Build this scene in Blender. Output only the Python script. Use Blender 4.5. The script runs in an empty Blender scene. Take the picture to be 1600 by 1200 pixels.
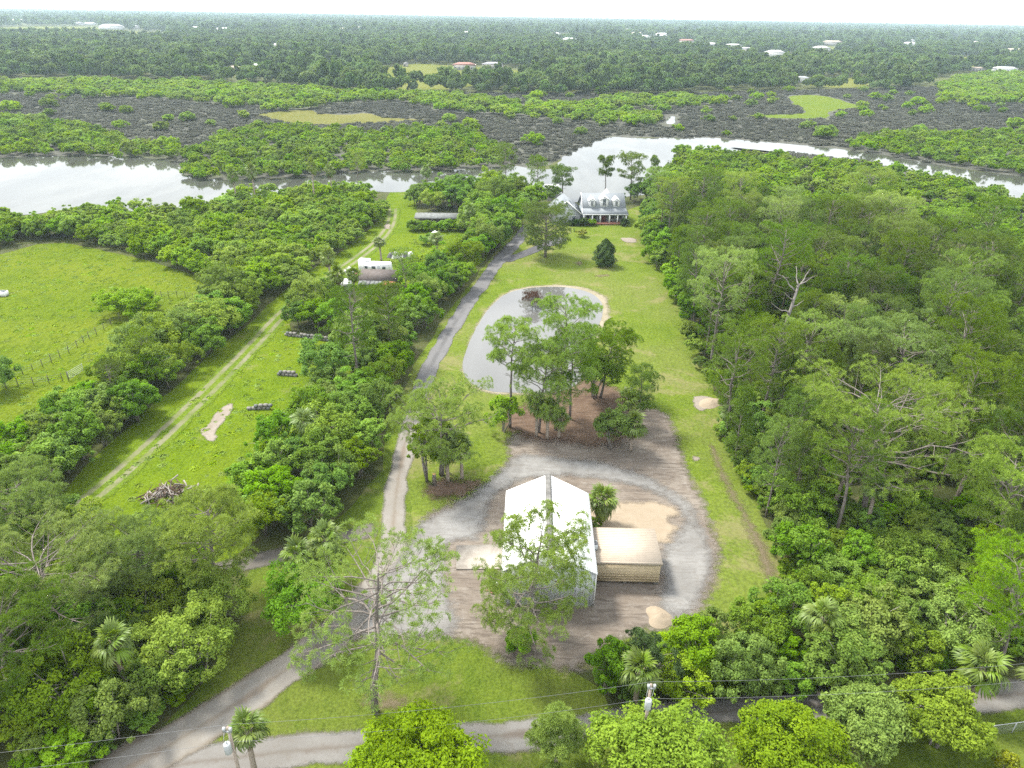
import bpy, math, random
import numpy as np
from mathutils import Vector
from mathutils.geometry import delaunay_2d_cdt

# ------------------------------------------------------------------ camera
H = 50.0; FPX = 1110.0
PITCH = math.radians(27.6); ROLL = math.radians(0.95)
scene = bpy.context.scene
COL = scene.collection
cam_data = bpy.data.cameras.new("camera")
cam_data.sensor_width = 36.0
cam_data.lens = FPX / 1600.0 * 36.0
cam_data.clip_start = 0.5
cam_data.clip_end = 40000.0
cam = bpy.data.objects.new("camera", cam_data)
COL.objects.link(cam)
_f = Vector((0, math.cos(PITCH), -math.sin(PITCH)))
_u = Vector((0, math.sin(PITCH), math.cos(PITCH)))
_r = Vector((1, 0, 0))
_c, _s = math.cos(ROLL), math.sin(ROLL)
_rr = _c * _r + _s * _u
_uu = -_s * _r + _c * _u
from mathutils import Matrix
cam.matrix_world = Matrix(((_rr.x, _uu.x, -_f.x, 0), (_rr.y, _uu.y, -_f.y, 0), (_rr.z, _uu.z, -_f.z, H), (0, 0, 0, 1)))
scene.camera = cam

# ------------------------------------------------------------------ light
SUN_DIR = Vector((-0.55, 0.45, 1.0)).normalized()
SUN_EL = math.asin(SUN_DIR.z); SUN_AZ = math.atan2(SUN_DIR.x, SUN_DIR.y)
world = bpy.data.worlds.new("World"); scene.world = world; world.use_nodes = True
wn = world.node_tree; wn.nodes.clear()
sky = wn.nodes.new("ShaderNodeTexSky"); sky.sky_type = 'NISHITA'; sky.sun_disc = False
sky.sun_elevation = SUN_EL; sky.sun_rotation = SUN_AZ; sky.altitude = 0; sky.air_density = 1.0; sky.dust_density = 1.5; sky.ozone_density = 1.0
hs = wn.nodes.new("ShaderNodeHueSaturation"); hs.inputs['Saturation'].default_value = 0.5
wn.links.new(sky.outputs[0], hs.inputs['Color'])
# thin broken cloud: even grey-white patches all over the sky
tc = wn.nodes.new("ShaderNodeTexCoord"); nz = wn.nodes.new("ShaderNodeTexNoise")
nz.inputs['Scale'].default_value = 3.2; nz.inputs['Detail'].default_value = 4
wn.links.new(tc.outputs['Generated'], nz.inputs['Vector'])
rmp = wn.nodes.new("ShaderNodeValToRGB")
rmp.color_ramp.elements[0].position = 0.35; rmp.color_ramp.elements[0].color = (0.35, 0.35, 0.35, 1)
rmp.color_ramp.elements[1].position = 0.65; rmp.color_ramp.elements[1].color = (1.0, 1.0, 1.0, 1)
wn.links.new(nz.outputs[0], rmp.inputs[0])
mx = wn.nodes.new("ShaderNodeMix"); mx.data_type = 'RGBA'; mx.blend_type = 'MIX'
wn.links.new(rmp.outputs[0], mx.inputs[0]); wn.links.new(hs.outputs[0], mx.inputs[6]); mx.inputs[7].default_value = (9.0, 9.2, 9.5, 1)
bg = wn.nodes.new("ShaderNodeBackground"); bg.inputs['Strength'].default_value = 0.12
wo = wn.nodes.new("ShaderNodeOutputWorld")
wn.links.new(mx.outputs[2], bg.inputs['Color']); wn.links.new(bg.outputs[0], wo.inputs['Surface'])

sl = bpy.data.lights.new("sun", 'SUN'); sl.energy = 3.1; sl.angle = math.radians(11); sl.color = (1.0, 0.95, 0.86)
sun = bpy.data.objects.new("sun", sl); COL.objects.link(sun)
sun.rotation_euler = (-SUN_DIR).to_track_quat('-Z', 'Y').to_euler(); sun.location = (0, 0, 200)
scene.view_settings.view_transform = 'Standard'; scene.view_settings.look = 'None'
scene.view_settings.gamma = 1.0; scene.view_settings.exposure = 1.55; scene.view_settings.use_curve_mapping = False
cy = scene.cycles
cy.max_bounces = 8; cy.diffuse_bounces = 4; cy.glossy_bounces = 2; cy.transmission_bounces = 5
cy.volume_bounces = 1; cy.transparent_max_bounces = 8; cy.use_denoising = False; cy.use_adaptive_sampling = False; cy.sample_clamp_indirect = 2.0
cy.caustics_reflective = False; cy.caustics_refractive = False

# ------------------------------------------------------------------ mapping the ground
def _ray(px, py):
    x = (px - 800.0) / FPX; y = -(py - 600.0) / FPX
    return _f + x * _rr + y * _uu
def G(px, py, z=0.0):
    d = _ray(px, py); t = (z - H) / d.z
    return np.array((t * d.x, t * d.y))
def GP(pts):
    return np.array([G(*p) for p in pts])
_FR = np.array(_f); _RR = np.array(_rr); _UU = np.array(_uu)
def proj(P):
    P = np.asarray(P, float) - np.array((0, 0, H))
    w = P @ _FR; w = np.where(w < 1, 1e-3, w)
    return 800 + FPX * (P @ _RR) / w, 600 - FPX * (P @ _UU) / w

# ------------------------------------------------------------------ tagging
def tag(o, label=None, cat=None, group=None, kind=None):
    if label: o['label'] = label
    if cat: o['category'] = cat
    if group: o['group'] = group
    if kind: o['kind'] = kind
    return o
def link(name, data, parent=None, loc=None, rotz=0.0, scale=None):
    o = bpy.data.objects.new(name, data); COL.objects.link(o)
    if parent is not None: o.parent = parent
    if loc is not None: o.location = loc
    if rotz: o.rotation_euler = (0, 0, rotz)
    if scale is not None: o.scale = (scale, scale, scale) if np.isscalar(scale) else scale
    return o
def thing(name, label, cat, loc=(0, 0, 0), rotz=0.0, group=None, scale=None):
    return tag(link(name, None, None, loc, rotz, scale), label, cat, group)

# ------------------------------------------------------------------ mesh builder
class MB:
    def __init__(s):
        s.V = []; s.F = []; s.M = []; s.T = []; s.n = 0
    def add(s, v, faces, mat=0, tint=0.5):
        v = np.asarray(v, np.float64).reshape(-1, 3)
        s.V.append(v)
        s.T.append(np.full(len(v), tint) if np.isscalar(tint) else np.asarray(tint, float))
        if isinstance(faces, np.ndarray): faces = [faces]
        groups = {}
        for f in faces:
            if isinstance(f, np.ndarray) and f.ndim == 2: groups.setdefault(f.shape[1], []).append(f)
            else: groups.setdefault(len(f), []).append(np.array([f]))
        for k, l in groups.items():
            a = np.concatenate(l) + s.n
            s.F.append(a); s.M.append(np.full(len(a), mat))
        s.n += len(v)
        return s
    def merge(s, o, R=None, t=None, mat=None):
        for v, tt in zip(o.V, o.T):
            v2 = v if R is None else v @ np.asarray(R).T
            if t is not None: v2 = v2 + t
            s.V.append(v2); s.T.append(tt)
        for f, m in zip(o.F, o.M):
            s.F.append(f + s.n); s.M.append(m if mat is None else np.full(len(f), mat))
        s.n += o.n
        return s
    def box(s, c, d, mat=0, rz=0.0, tint=0.5):
        x, y, z = d[0] / 2, d[1] / 2, d[2] / 2
        v = np.array([(-x, -y, -z), (x, -y, -z), (x, y, -z), (-x, y, -z), (-x, -y, z), (x, -y, z), (x, y, z), (-x, y, z)])
        if rz:
            cc, ss = math.cos(rz), math.sin(rz); v = v @ np.array([[cc, -ss, 0], [ss, cc, 0], [0, 0, 1]]).T
        return s.add(v + np.array(c), np.array([(3, 2, 1, 0), (4, 5, 6, 7), (0, 1, 5, 4), (1, 2, 6, 5), (2, 3, 7, 6), (3, 0, 4, 7)]), mat, tint)
    def tube(s, pts, rad, sides=6, mat=0, tint=0.5, cap=True):
        pts = np.asarray(pts, float); n = len(pts)
        rad = np.full(n, rad) if np.isscalar(rad) else np.asarray(rad, float)
        d = np.gradient(pts, axis=0); d /= np.linalg.norm(d, axis=1)[:, None] + 1e-9
        ref = np.array((0.13, 0.21, 0.97)) if abs(d[0][2]) < 0.9 else np.array((0.97, 0.2, 0.1))
        a = np.cross(d, ref); a /= np.linalg.norm(a, axis=1)[:, None] + 1e-9
        b = np.cross(d, a)
        th = np.linspace(0, 2 * math.pi, sides, endpoint=False)
        ring = (a[:, None] * np.cos(th)[None, :, None] + b[:, None] * np.sin(th)[None, :, None]) * rad[:, None, None] + pts[:, None]
        q = []
        for i in range(n - 1):
            k = np.arange(sides); k2 = (k + 1) % sides
            q.append(np.stack([i * sides + k, i * sides + k2, (i + 1) * sides + k2, (i + 1) * sides + k], 1))
        fs = [np.concatenate(q)]
        if cap: fs += [list(range(sides))[::-1], [(n - 1) * sides + k for k in range(sides)]]
        return s.add(ring.reshape(-1, 3), fs, mat, tint)
    def mesh(s, name, mats, smooth=False, attr=None):
        me = bpy.data.meshes.new(name)
        V = np.concatenate(s.V); me.vertices.add(len(V)); me.vertices.foreach_set("co", V.astype(np.float32).ravel())
        nl = sum(f.size for f in s.F); npoly = sum(len(f) for f in s.F)
        me.loops.add(nl); me.polygons.add(npoly)
        me.loops.foreach_set("vertex_index", np.concatenate([f.ravel() for f in s.F]).astype(np.int32))
        tot = np.concatenate([np.full(len(f), f.shape[1]) for f in s.F]).astype(np.int32)
        st = np.concatenate([[0], np.cumsum(tot)[:-1]]).astype(np.int32)
        me.polygons.foreach_set("loop_start", st); me.polygons.foreach_set("loop_total", tot)
        me.polygons.foreach_set("material_index", np.concatenate(s.M).astype(np.int32))
        if smooth: me.polygons.foreach_set("use_smooth", np.ones(npoly, bool))
        for m in (mats if isinstance(mats, (list, tuple)) else [mats]): me.materials.append(m)
        at = me.attributes.new("tint", 'FLOAT', 'POINT'); at.data.foreach_set("value", np.concatenate(s.T).astype(np.float32))
        me.update(calc_edges=True)
        return me
    def build(s, name, mats, parent=None, loc=None, rotz=0.0, smooth=False):
        return link(name, s.mesh(name, mats, smooth), parent, loc, rotz)

# ------------------------------------------------------------------ materials
class NT:
    def __init__(s, name):
        s.m = bpy.data.materials.new(name); s.m.use_nodes = True; s.t = s.m.node_tree; s.t.nodes.clear()
        s.out = s.t.nodes.new("ShaderNodeOutputMaterial")
    def _set(s, sock, v):
        if isinstance(v, bpy.types.NodeSocket): s.t.links.new(v, sock)
        elif v is not None:
            if sock.type == 'RGBA' and not np.isscalar(v): v = tuple(v) + ((1,) if len(v) == 3 else ())
            sock.default_value = v
    def n(s, typ, ins=None, **props):
        nd = s.t.nodes.new("ShaderNode" + typ)
        for k, v in props.items(): setattr(nd, k, v)
        for k, v in (ins or {}).items(): s._set(nd.inputs[k], v)
        return nd
    def pos(s, scale=(1, 1, 1), rot=(0, 0, 0)):
        g = s.n("NewGeometry")
        return s.n("Mapping", {'Vector': g.outputs['Position'], 'Scale': scale, 'Rotation': rot}).outputs[0]
    def obj(s, scale=(1, 1, 1)):
        g = s.n("TexCoord")
        return s.n("Mapping", {'Vector': g.outputs['Object'], 'Scale': scale}).outputs[0]
    def noise(s, vec, scale, detail=4, rough=0.55, dist=0.0):
        return s.n("TexNoise", {'Vector': vec, 'Scale': scale, 'Detail': detail, 'Roughness': rough, 'Distortion': dist}).outputs[0]
    def step(s, v, a, b, lo=0.0, hi=1.0):
        return s.n("MapRange", {0: v, 1: a, 2: b, 3: lo, 4: hi}, interpolation_type='SMOOTHSTEP').outputs[0]
    def math(s, op, a, b=0.0):
        return s.n("Math", {0: a, 1: b}, operation=op).outputs[0]
    def mix(s, f, a, b, blend='MIX'):
        nd = s.t.nodes.new("ShaderNodeMix"); nd.data_type = 'RGBA'; nd.blend_type = blend
        s._set(nd.inputs[0], f); s._set(nd.inputs[6], a); s._set(nd.inputs[7], b)
        return nd.outputs[2]
    def attr(s, name):
        return s.n("Attribute", attribute_name=name).outputs['Fac']
    def bump(s, h, strength=0.5, dist=0.1):
        return s.n("Bump", {'Height': h, 'Strength': strength, 'Distance': dist}).outputs[0]
    def finish(s, color, rough=0.9, spec=0.2, normal=None, metal=0.0, **extra):
        ins = {'Base Color': color, 'Roughness': rough, 'Specular IOR Level': spec, 'Metallic': metal}
        if normal is not None: ins['Normal'] = normal
        ins.update(extra)
        p = s.n("BsdfPrincipled", ins)
        s.t.links.new(p.outputs[0], s.out.inputs['Surface'])
        return s.m

def leaf_mat(name, dark, light, trans=0.3, rough=0.5, spec=0.25, tcol=None, vary=0.25):
    t = NT(name)
    ti = t.attr("tint"); r = t.n("ObjectInfo").outputs['Random']
    # stands of trees differ from place to place: a slow drift of colour over the ground
    drift = t.noise(t.n("ObjectInfo").outputs['Location'], 0.018 if vary < .3 else 0.007, 3, 0.6)
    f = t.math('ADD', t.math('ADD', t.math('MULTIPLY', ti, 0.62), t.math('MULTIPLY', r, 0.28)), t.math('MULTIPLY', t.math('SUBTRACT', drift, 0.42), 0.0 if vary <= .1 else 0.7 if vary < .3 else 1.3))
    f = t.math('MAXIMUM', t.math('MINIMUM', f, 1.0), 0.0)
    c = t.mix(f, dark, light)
    hsv = t.n("HueSaturation", {'Color': c, 'Hue': t.n("MapRange", {0: t.math('FRACT', t.math('MULTIPLY', r, 7.31)), 3: 0.492, 4: 0.514}).outputs[0],
        'Saturation': t.n("MapRange", {0: t.math('FRACT', t.math('MULTIPLY', r, 3.17)), 3: 0.85, 4: 1.08}).outputs[0],
        'Value': t.n("MapRange", {0: t.math('FRACT', t.math('MULTIPLY', r, 13.7)), 3: 1 - vary, 4: 1 + vary}).outputs[0]}).outputs[0]
    p = t.n("BsdfPrincipled", {'Base Color': hsv, 'Roughness': rough, 'Specular IOR Level': spec})
    tr = t.n("BsdfTranslucent", {'Color': t.mix(1.0, hsv, tcol or (1.35, 1.25, 0.6), 'MULTIPLY')})
    m = t.n("MixShader", {0: trans, 1: p.outputs[0], 2: tr.outputs[0]})
    t.t.links.new(m.outputs[0], t.out.inputs['Surface'])
    return t.m
def plain(name, col, rough=0.6, spec=0.3, metal=0.0, vary=0.12, scale=1.5, bump=0.0):
    t = NT(name); v = t.obj()
    n = t.noise(v, scale, 5)
    c = t.mix(t.step(n, 0.3, 0.7), tuple(x * (1 - vary) for x in col), tuple(min(1, x * (1 + vary)) for x in col))
    nm = t.bump(t.noise(v, scale * 8, 3), bump, 0.02) if bump else None
    return t.finish(c, rough, spec, nm, metal)
def bark_mat(name, a, b, scale=3.0):
    t = NT(name); v = t.obj((1, 1, 0.35)); n = t.noise(v, scale * 2, 5, 0.7)
    return t.finish(t.mix(t.step(n, 0.35, 0.65), a, b), 0.9, 0.1, t.bump(n, 0.8, 0.05))

GRASS_A = (0.06, 0.1, 0.01); GRASS_B = (0.11, 0.155, 0.015); GRASS_Y = (0.14, 0.16, 0.028); EARTH = (0.19, 0.145, 0.1)
def grass_nodes(t, a=GRASS_A, b=GRASS_B, y=GRASS_Y, ymix=0.4, s=1.0, mound=1.0):
    v = t.pos()
    n1 = t.noise(v, 0.045 * s, 5, 0.6); n2 = t.noise(v, 0.35 * s, 5, 0.65, 0.3); n3 = t.noise(v, 2.6 * s, 4, 0.7)
    vs = t.pos((1, 0.45, 1), (0, 0, 0.5)); n4 = t.noise(vs, 0.9 * s, 4, 0.6, 0.6)
    c = t.mix(t.step(n2, 0.3, 0.7), a, b)
    c = t.mix(t.math('MULTIPLY', t.step(n1, 0.42, 0.62), ymix), c, y)
    c = t.mix(t.math('MINIMUM', t.math('MULTIPLY', t.step(n4, 0.54, 0.68), 0.62 * mound), 0.95), c, tuple(x * 0.68 for x in a))
    c = t.mix(0.42, c, t.mix(t.step(n3, 0.3, 0.7), tuple(x * 0.45 for x in a), tuple(x * 1.5 for x in b)))
    h = t.math('ADD', t.math('MULTIPLY', n4, 1.0 * mound), t.math('MULTIPLY', n3, 0.35))
    return c, h
def grass_mat(name, bump=0.6, patches=0.0, **k):
    t = NT(name); c, h = grass_nodes(t, **k)
    if patches > 0:
        v = t.pos(); p = t.noise(v, 0.13, 5, 0.62, 0.5); q = t.noise(v, 1.9, 4, 0.7)
        f = t.step(t.math('ADD', p, t.math('MULTIPLY', q, 0.25)), 0.78 - patches, 0.92 - patches)
        c = t.mix(t.math('MULTIPLY', f, 0.5), c, t.mix(q, (0.13, 0.11, 0.05), (0.22, 0.185, 0.11)))
    return t.finish(c, 0.95, 0.02, t.bump(h, bump, 0.35))
def soil_mat(name, cols, edge_w=0.8, edge_amp=1.4, streak=0.0, rot=0.0, lat=None, grass=(0.066, 0.1, 0.009), bump=0.5, s=1.0, gvar=(0.6, 1.25)):
    """bare ground; towards its edge grass grows in ('edge' holds the metres from the rim)"""
    t = NT(name); v = t.pos()
    n1 = t.noise(v, 0.22 * s, 5, 0.6, 0.6); n2 = t.noise(v, 1.3 * s, 5, 0.65); n3 = t.noise(v, 7.0 * s, 3, 0.7)
    c = t.mix(t.step(n1, 0.35, 0.65), cols[0], cols[1])
    c = t.mix(t.math('MULTIPLY', t.step(n2, 0.5, 0.72), 0.7), c, cols[2])
    if streak > 0:
        vs = t.pos((0.16, 1.0, 1.0), (0, 0, rot))
        w = t.noise(vs, 2.4 * s, 5, 0.7, 0.8); w2 = t.noise(vs, 0.9 * s, 4, 0.6, 1.5)
        c = t.mix(t.math('MULTIPLY', t.step(w, 0.47, 0.62), streak), c, cols[3])
        c = t.mix(t.math('MULTIPLY', t.step(w2, 0.52, 0.66), streak * 0.8), c, cols[0])
    fine = t.mix(n3, tuple(x * 0.7 for x in cols[0]), tuple(min(x * 1.25, 0.9) for x in cols[1]))
    c = t.mix(0.3, c, fine)
    if lat is not None:
        la = t.attr("lat"); wob = t.math('ADD', la, t.math('MULTIPLY', t.math('SUBTRACT', n2, 0.5), 0.5))
        tr = t.step(t.math('ABSOLUTE', t.math('SUBTRACT', t.math('ABSOLUTE', wob), lat[0])), lat[1], lat[1] * 2.2, 1.0, 0.0)
        if lat[2] == 'grass':
            cg, hg = grass_nodes(t, (0.05, 0.088, 0.007), (0.09, 0.135, 0.01), (0.115, 0.14, 0.018))
            c = t.mix(t.math('MULTIPLY', tr, t.step(n1, 0.25, 0.6, 0.2, 0.72)), cg, c)
        else:
            c = t.mix(t.math('MULTIPLY', tr, 0.65), lat[2] if not isinstance(lat[2], str) else c, c)
            c = t.mix(t.math('MULTIPLY', t.step(t.math('ABSOLUTE', wob), 0.15, 0.6, 1.0, 0.0), t.step(n1, 0.45, 0.6, 0.0, 0.6)), c, cols[3])
    e = t.math('ADD', t.attr("edge"), t.math('MULTIPLY', t.math('SUBTRACT', t.math('ADD', t.math('MULTIPLY', n2, 0.6), t.math('MULTIPLY', n1, 0.4)), 0.5), edge_amp * 2))
    # the rim frays into whatever lies beneath it
    fray = t.step(t.math('ADD', e, t.math('MULTIPLY', t.math('SUBTRACT', n3, 0.5), 0.5)), 0.0, edge_w)
    p = t.n("BsdfPrincipled", {'Base Color': c, 'Roughness': 0.95, 'Specular IOR Level': 0.05, 'Normal': t.bump(t.math('ADD', n3, t.math('MULTIPLY', n2, 1.5)), bump, 0.06)})
    m = t.n("MixShader", {0: fray, 1: t.n("BsdfTransparent").outputs[0], 2: p.outputs[0]})
    t.t.links.new(m.outputs[0], t.out.inputs['Surface'])
    return t.m

# ------------------------------------------------------------------ polygons and sheets
def inside(P, poly):
    P = np.asarray(P); x, y = P[:, 0], P[:, 1]; r = np.zeros(len(P), bool); n = len(poly)
    for i in range(n):
        a, b = poly[i], poly[(i + 1) % n]
        if a[1] == b[1]: continue
        m = ((a[1] > y) != (b[1] > y)) & (x < (b[0] - a[0]) * (y - a[1]) / (b[1] - a[1]) + a[0])
        r ^= m
    return r
def edge_dist(P, poly):
    d = np.full(len(P), 1e9)
    for i in range(len(poly)):
        a, b = poly[i], poly[(i + 1) % len(poly)]
        ab = b - a; t = np.clip(((P - a) @ ab) / (ab @ ab + 1e-12), 0, 1)
        d = np.minimum(d, np.linalg.norm(P - (a + t[:, None] * ab), axis=1))
    return d
def smooth_poly(poly, it=2):
    for _ in range(it):
        q = np.roll(poly, -1, 0); poly = np.stack([poly * 0.75 + q * 0.25, poly * 0.25 + q * 0.75], 1).reshape(-1, 2)
    return poly
def densify(poly, step, noise, rng):
    out = []
    for i in range(len(poly)):
        a, b = poly[i], poly[(i + 1) % len(poly)]
        L = np.linalg.norm(b - a); k = max(1, int(L / step))
        for j in range(k): out.append(a + (b - a) * j / k)
    out = np.array(out)
    if noise > 0:
        n = len(out); d = rng.normal(size=(n, 2)); d = (d + np.roll(d, 1, 0) + np.roll(d, -1, 0)) / 2
        out = out + d * noise * 0.5
    return out
def sheet(name, px, z, mat, step=1.0, noise=0.2, it=2, grid=None, kind='structure', world_xy=None, seed=1, parent=None, height=None):
    rng = np.random.default_rng(seed)
    poly = np.asarray(world_xy, float) if world_xy is not None else GP(px)
    poly = smooth_poly(poly, it)
    ring = densify(poly, step, noise, rng)
    pts = [Vector(p) for p in ring]; n = len(pts)
    g = grid or step * 1.5
    lo, hi = ring.min(0), ring.max(0)
    X, Y = np.meshgrid(np.arange(lo[0], hi[0], g), np.arange(lo[1], hi[1], g))
    Q = np.stack([X.ravel(), Y.ravel()], 1) + rng.uniform(-.25, .25, (X.size, 2)) * g
    Q = Q[inside(Q, ring)]
    if len(Q):
        Q = Q[edge_dist(Q, ring) > g * 0.4]
    pts += [Vector(p) for p in Q]
    v, e, f, _, _, _ = delaunay_2d_cdt(pts, [(i, (i + 1) % n) for i in range(n)], [], 1, 1e-5)
    V = np.array([(p.x, p.y) for p in v]); ed = edge_dist(V, ring)
    Z = np.full(len(V), z)
    if height is not None: Z = Z + height(V, ed)
    m = MB(); m.add(np.column_stack([V, Z]), np.array([t for t in f if len(t) == 3]))
    me = m.mesh(name, mat, smooth=height is not None)
    at = me.attributes.new("edge", 'FLOAT', 'POINT'); at.data.foreach_set("value", ed.astype(np.float32))
    o = link(name, me, parent)
    if kind: o['kind'] = kind
    return o
def spline(P, k=8):
    P = np.asarray(P, float); Q = np.vstack([2 * P[0] - P[1], P, 2 * P[-1] - P[-2]]); out = []
    for i in range(1, len(Q) - 2):
        for s in np.linspace(0, 1, k, endpoint=False):
            a, b, c, d = Q[i - 1], Q[i], Q[i + 1], Q[i + 2]
            out.append(0.5 * ((2 * b) + (-a + c) * s + (2 * a - 5 * b + 4 * c - d) * s * s + (-a + 3 * b - 3 * c + d) * s ** 3))
    out.append(P[-1]); return np.array(out)
def road(name, px, widths, z, mat, cells=12, seed=3, ragged=0.25, ends=True):
    rng = np.random.default_rng(seed)
    P = GP(px); W = np.asarray(widths, float)
    C = spline(np.column_stack([P, W if len(W) > 1 else np.full(len(P), W[0])]), 14)
    seg = np.r_[0, np.cumsum(np.linalg.norm(np.diff(C[:, :2], axis=0), axis=1))]
    s = np.arange(0, seg[-1], 0.8); C = np.column_stack([np.interp(s, seg, C[:, k]) for k in range(3)])
    d = np.gradient(C[:, :2], axis=0); d /= np.linalg.norm(d, axis=1)[:, None]
    nrm = np.column_stack([-d[:, 1], d[:, 0]]); n = len(C)
    j = rng.normal(size=(n, 2)); j = (j + np.roll(j, 1, 0) + np.roll(j, 2, 0)) / 3 * ragged
    u = np.linspace(-1, 1, cells + 1)
    hw = C[:, 2] / 2
    lat = u[None] * np.where(u[None] < 0, (hw + j[:, 0])[:, None], (hw + j[:, 1])[:, None])
    XY = C[:, None, :2] + nrm[:, None] * lat[..., None]
    k = np.arange(n - 1)[:, None] * (cells + 1) + np.arange(cells)[None]
    F = np.stack([k, k + cells + 1, k + cells + 2, k + 1], -1).reshape(-1, 4)
    m = MB(); m.add(np.column_stack([XY.reshape(-1, 2), np.full(XY.shape[0] * XY.shape[1], z)]), F[:, ::-1])
    me = m.mesh(name, mat)
    ed = (np.minimum(1 - np.abs(u), 1)[None] * hw[:, None])
    if ends: ed = np.minimum(ed, np.minimum(s, s[-1] - s)[:, None] + 0.0)
    for nm, val in (("lat", lat), ("edge", ed)):
        at = me.attributes.new(nm, 'FLOAT', 'POINT'); at.data.foreach_set("value", val.ravel().astype(np.float32))
    o = link(name, me); o['kind'] = 'structure'
    return o, C

# base ground: one sheet out to the horizon
t = NT("ground_scrub")
v = t.pos(); n1 = t.noise(v, 0.05, 5, 0.6); n2 = t.noise(v, 0.6, 5, 0.65); n3 = t.noise(v, 4.0, 3, 0.7)
c = t.mix(t.step(n1, 0.4, 0.62), (0.04, 0.05, 0.016), (0.07, 0.08, 0.025))
c = t.mix(t.step(n2, 0.5, 0.7), c, (0.10, 0.08, 0.05))
c = t.mix(0.3, c, t.mix(n3, (0.03, 0.04, 0.012), (0.1, 0.12, 0.03)))
M_ground = t.finish(c, 0.95, 0.1, t.bump(t.math('ADD', n2, n3), 0.7, 0.4))
m = MB(); rr = [0, 30, 80, 200, 500, 1200, 3000, 8600]; sg = 48
V = [(0, 120, 0)]; F = []
for i, r in enumerate(rr[1:]):
    for k in range(sg): V.append((r * math.cos(2 * math.pi * k / sg), 120 + r * math.sin(2 * math.pi * k / sg), 0))
for k in range(sg): F.append((0, 1 + k, 1 + (k + 1) % sg))
for i in range(len(rr) - 2):
    for k in range(sg):
        a = 1 + i * sg; b = a + sg; F.append((a + k, b + k, b + (k + 1) % sg, a + (k + 1) % sg))
m.add(V, [tuple(f) for f in F]); g = m.build("ground", M_ground); g['kind'] = 'structure'

M_pasture = grass_mat("pasture_grass", 0.9, 0.0, a=(0.0462, 0.0777, 0.005), b=(0.0895, 0.125, 0.0076), y=(0.122, 0.139, 0.014), ymix=0.6, s=1.0, mound=1.5)
M_meadow = grass_mat("meadow_grass", 0.8, 0.05, a=(0.0488, 0.0856, 0.005), b=(0.0922, 0.1366, 0.0071), y=(0.1193, 0.1423, 0.0126), ymix=0.4, s=1.3, mound=1.0)
M_lawn = grass_mat("lawn_grass", 0.4, 0.14, a=(0.0569, 0.0917, 0.0092), b=(0.0956, 0.1312, 0.0148), y=(0.1229, 0.1261, 0.0476), ymix=0.6, s=0.9, mound=0.6)
M_rough = grass_mat("verge_grass", 0.7, 0.13, a=(0.0491, 0.0809, 0.0091), b=(0.0828, 0.1157, 0.0143), y=(0.1035, 0.1099, 0.0307), ymix=0.6, s=1.6, mound=0.9)

sheet("pasture", [(-420, 500), (-120, 425), (0, 398), (80, 376), (160, 390), (250, 412), (335, 440), (352, 470), (290, 545), (205, 630), (110, 715), (0, 770), (-350, 900)], 0.01, M_pasture, 2.0, 0.6, 1, 8)
sheet("meadow", [(40, 860), (100, 760), (210, 660), (310, 570), (400, 495), (470, 432), (555, 378), (602, 335), (606, 300), (622, 290), (652, 300), (650, 340), (735, 360), (780, 395), (700, 440), (560, 455), (452, 500), (460, 525), (560, 540), (540, 600), (480, 680), (420, 780), (400, 860), (250, 900)], 0.01, M_meadow, 2.0, 0.6, 1, 8)
sheet("lawn", [(600, 780), (596, 700), (630, 600), (690, 500), (762, 410), (785, 380), (835, 340), (905, 352), (975, 352), (985, 322), (1030, 322), (1028, 395), (1058, 460), (1085, 530), (1112, 600), (1140, 680), (1185, 790), (1235, 880), (1245, 975), (1120, 1010), (900, 1060), (700, 1010), (640, 900)], 0.012, M_lawn, 1.5, 0.5, 1, 5)
sheet("verge", [(300, 1250), (180, 1215), (330, 1060), (385, 960), (370, 900), (470, 850), (540, 800), (610, 720), (645, 740), (640, 1000), (760, 1000), (930, 1060), (960, 1110), (1300, 1090), (1700, 1060), (1900, 1250), (900, 1330)], 0.02, M_rough, 1.2, 0.4, 1, 4)

# soil and drives
GREY = (0.1679, 0.1595, 0.1454); GREY2 = (0.2238, 0.2154, 0.1986); TAN = (0.1511, 0.1315, 0.1063); BROWN = (0.0895, 0.0671, 0.0503); DARKSOIL = (0.042, 0.0324, 0.0252)
M_yard = soil_mat("yard_soil", [(0.118, 0.096, 0.077), (0.18, 0.158, 0.133), (0.225, 0.208, 0.186), (0.058, 0.046, 0.037)], 1.6, 2.2, 0.8, 0.15)
M_loop = soil_mat("loop_gravel", [(0.13, 0.126, 0.119), (0.2, 0.196, 0.187), (0.125, 0.114, 0.1), (0.095, 0.083, 0.07)], 1.7, 1.9, 0.45, 0.9)
M_drive = soil_mat("drive_gravel", [GREY, GREY2, TAN, (0.1457, 0.1165, 0.0902)], 0.5, 0.45, 0, lat=(0.85, 0.45, (0.1399, 0.1224, 0.0991)))
M_asph = soil_mat("worn_asphalt", [(0.1006, 0.1006, 0.1038), (0.1384, 0.1384, 0.1415), (0.1698, 0.1604, 0.1447), (0.0755, 0.0755, 0.0755)], 0.25, 0.3, 0, lat=(0.7, 0.4, (0.1069, 0.1038, 0.1006)), bump=0.2)
M_asph2 = soil_mat("dark_asphalt", [(0.0629, 0.0629, 0.0679), (0.0881, 0.0881, 0.0931), (0.1069, 0.1038, 0.1006), (0.0503, 0.0503, 0.0503)], 0.2, 0.25, 0, bump=0.2)
M_lower = soil_mat("road_sand", [(0.1431, 0.1385, 0.1302), (0.1908, 0.1898, 0.1827), (0.124, 0.1102, 0.0942), (0.0953, 0.0769, 0.0637)], 0.6, 0.7, 0, lat=(0.75, 0.4, (0.1096, 0.0975, 0.0831)))
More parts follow.
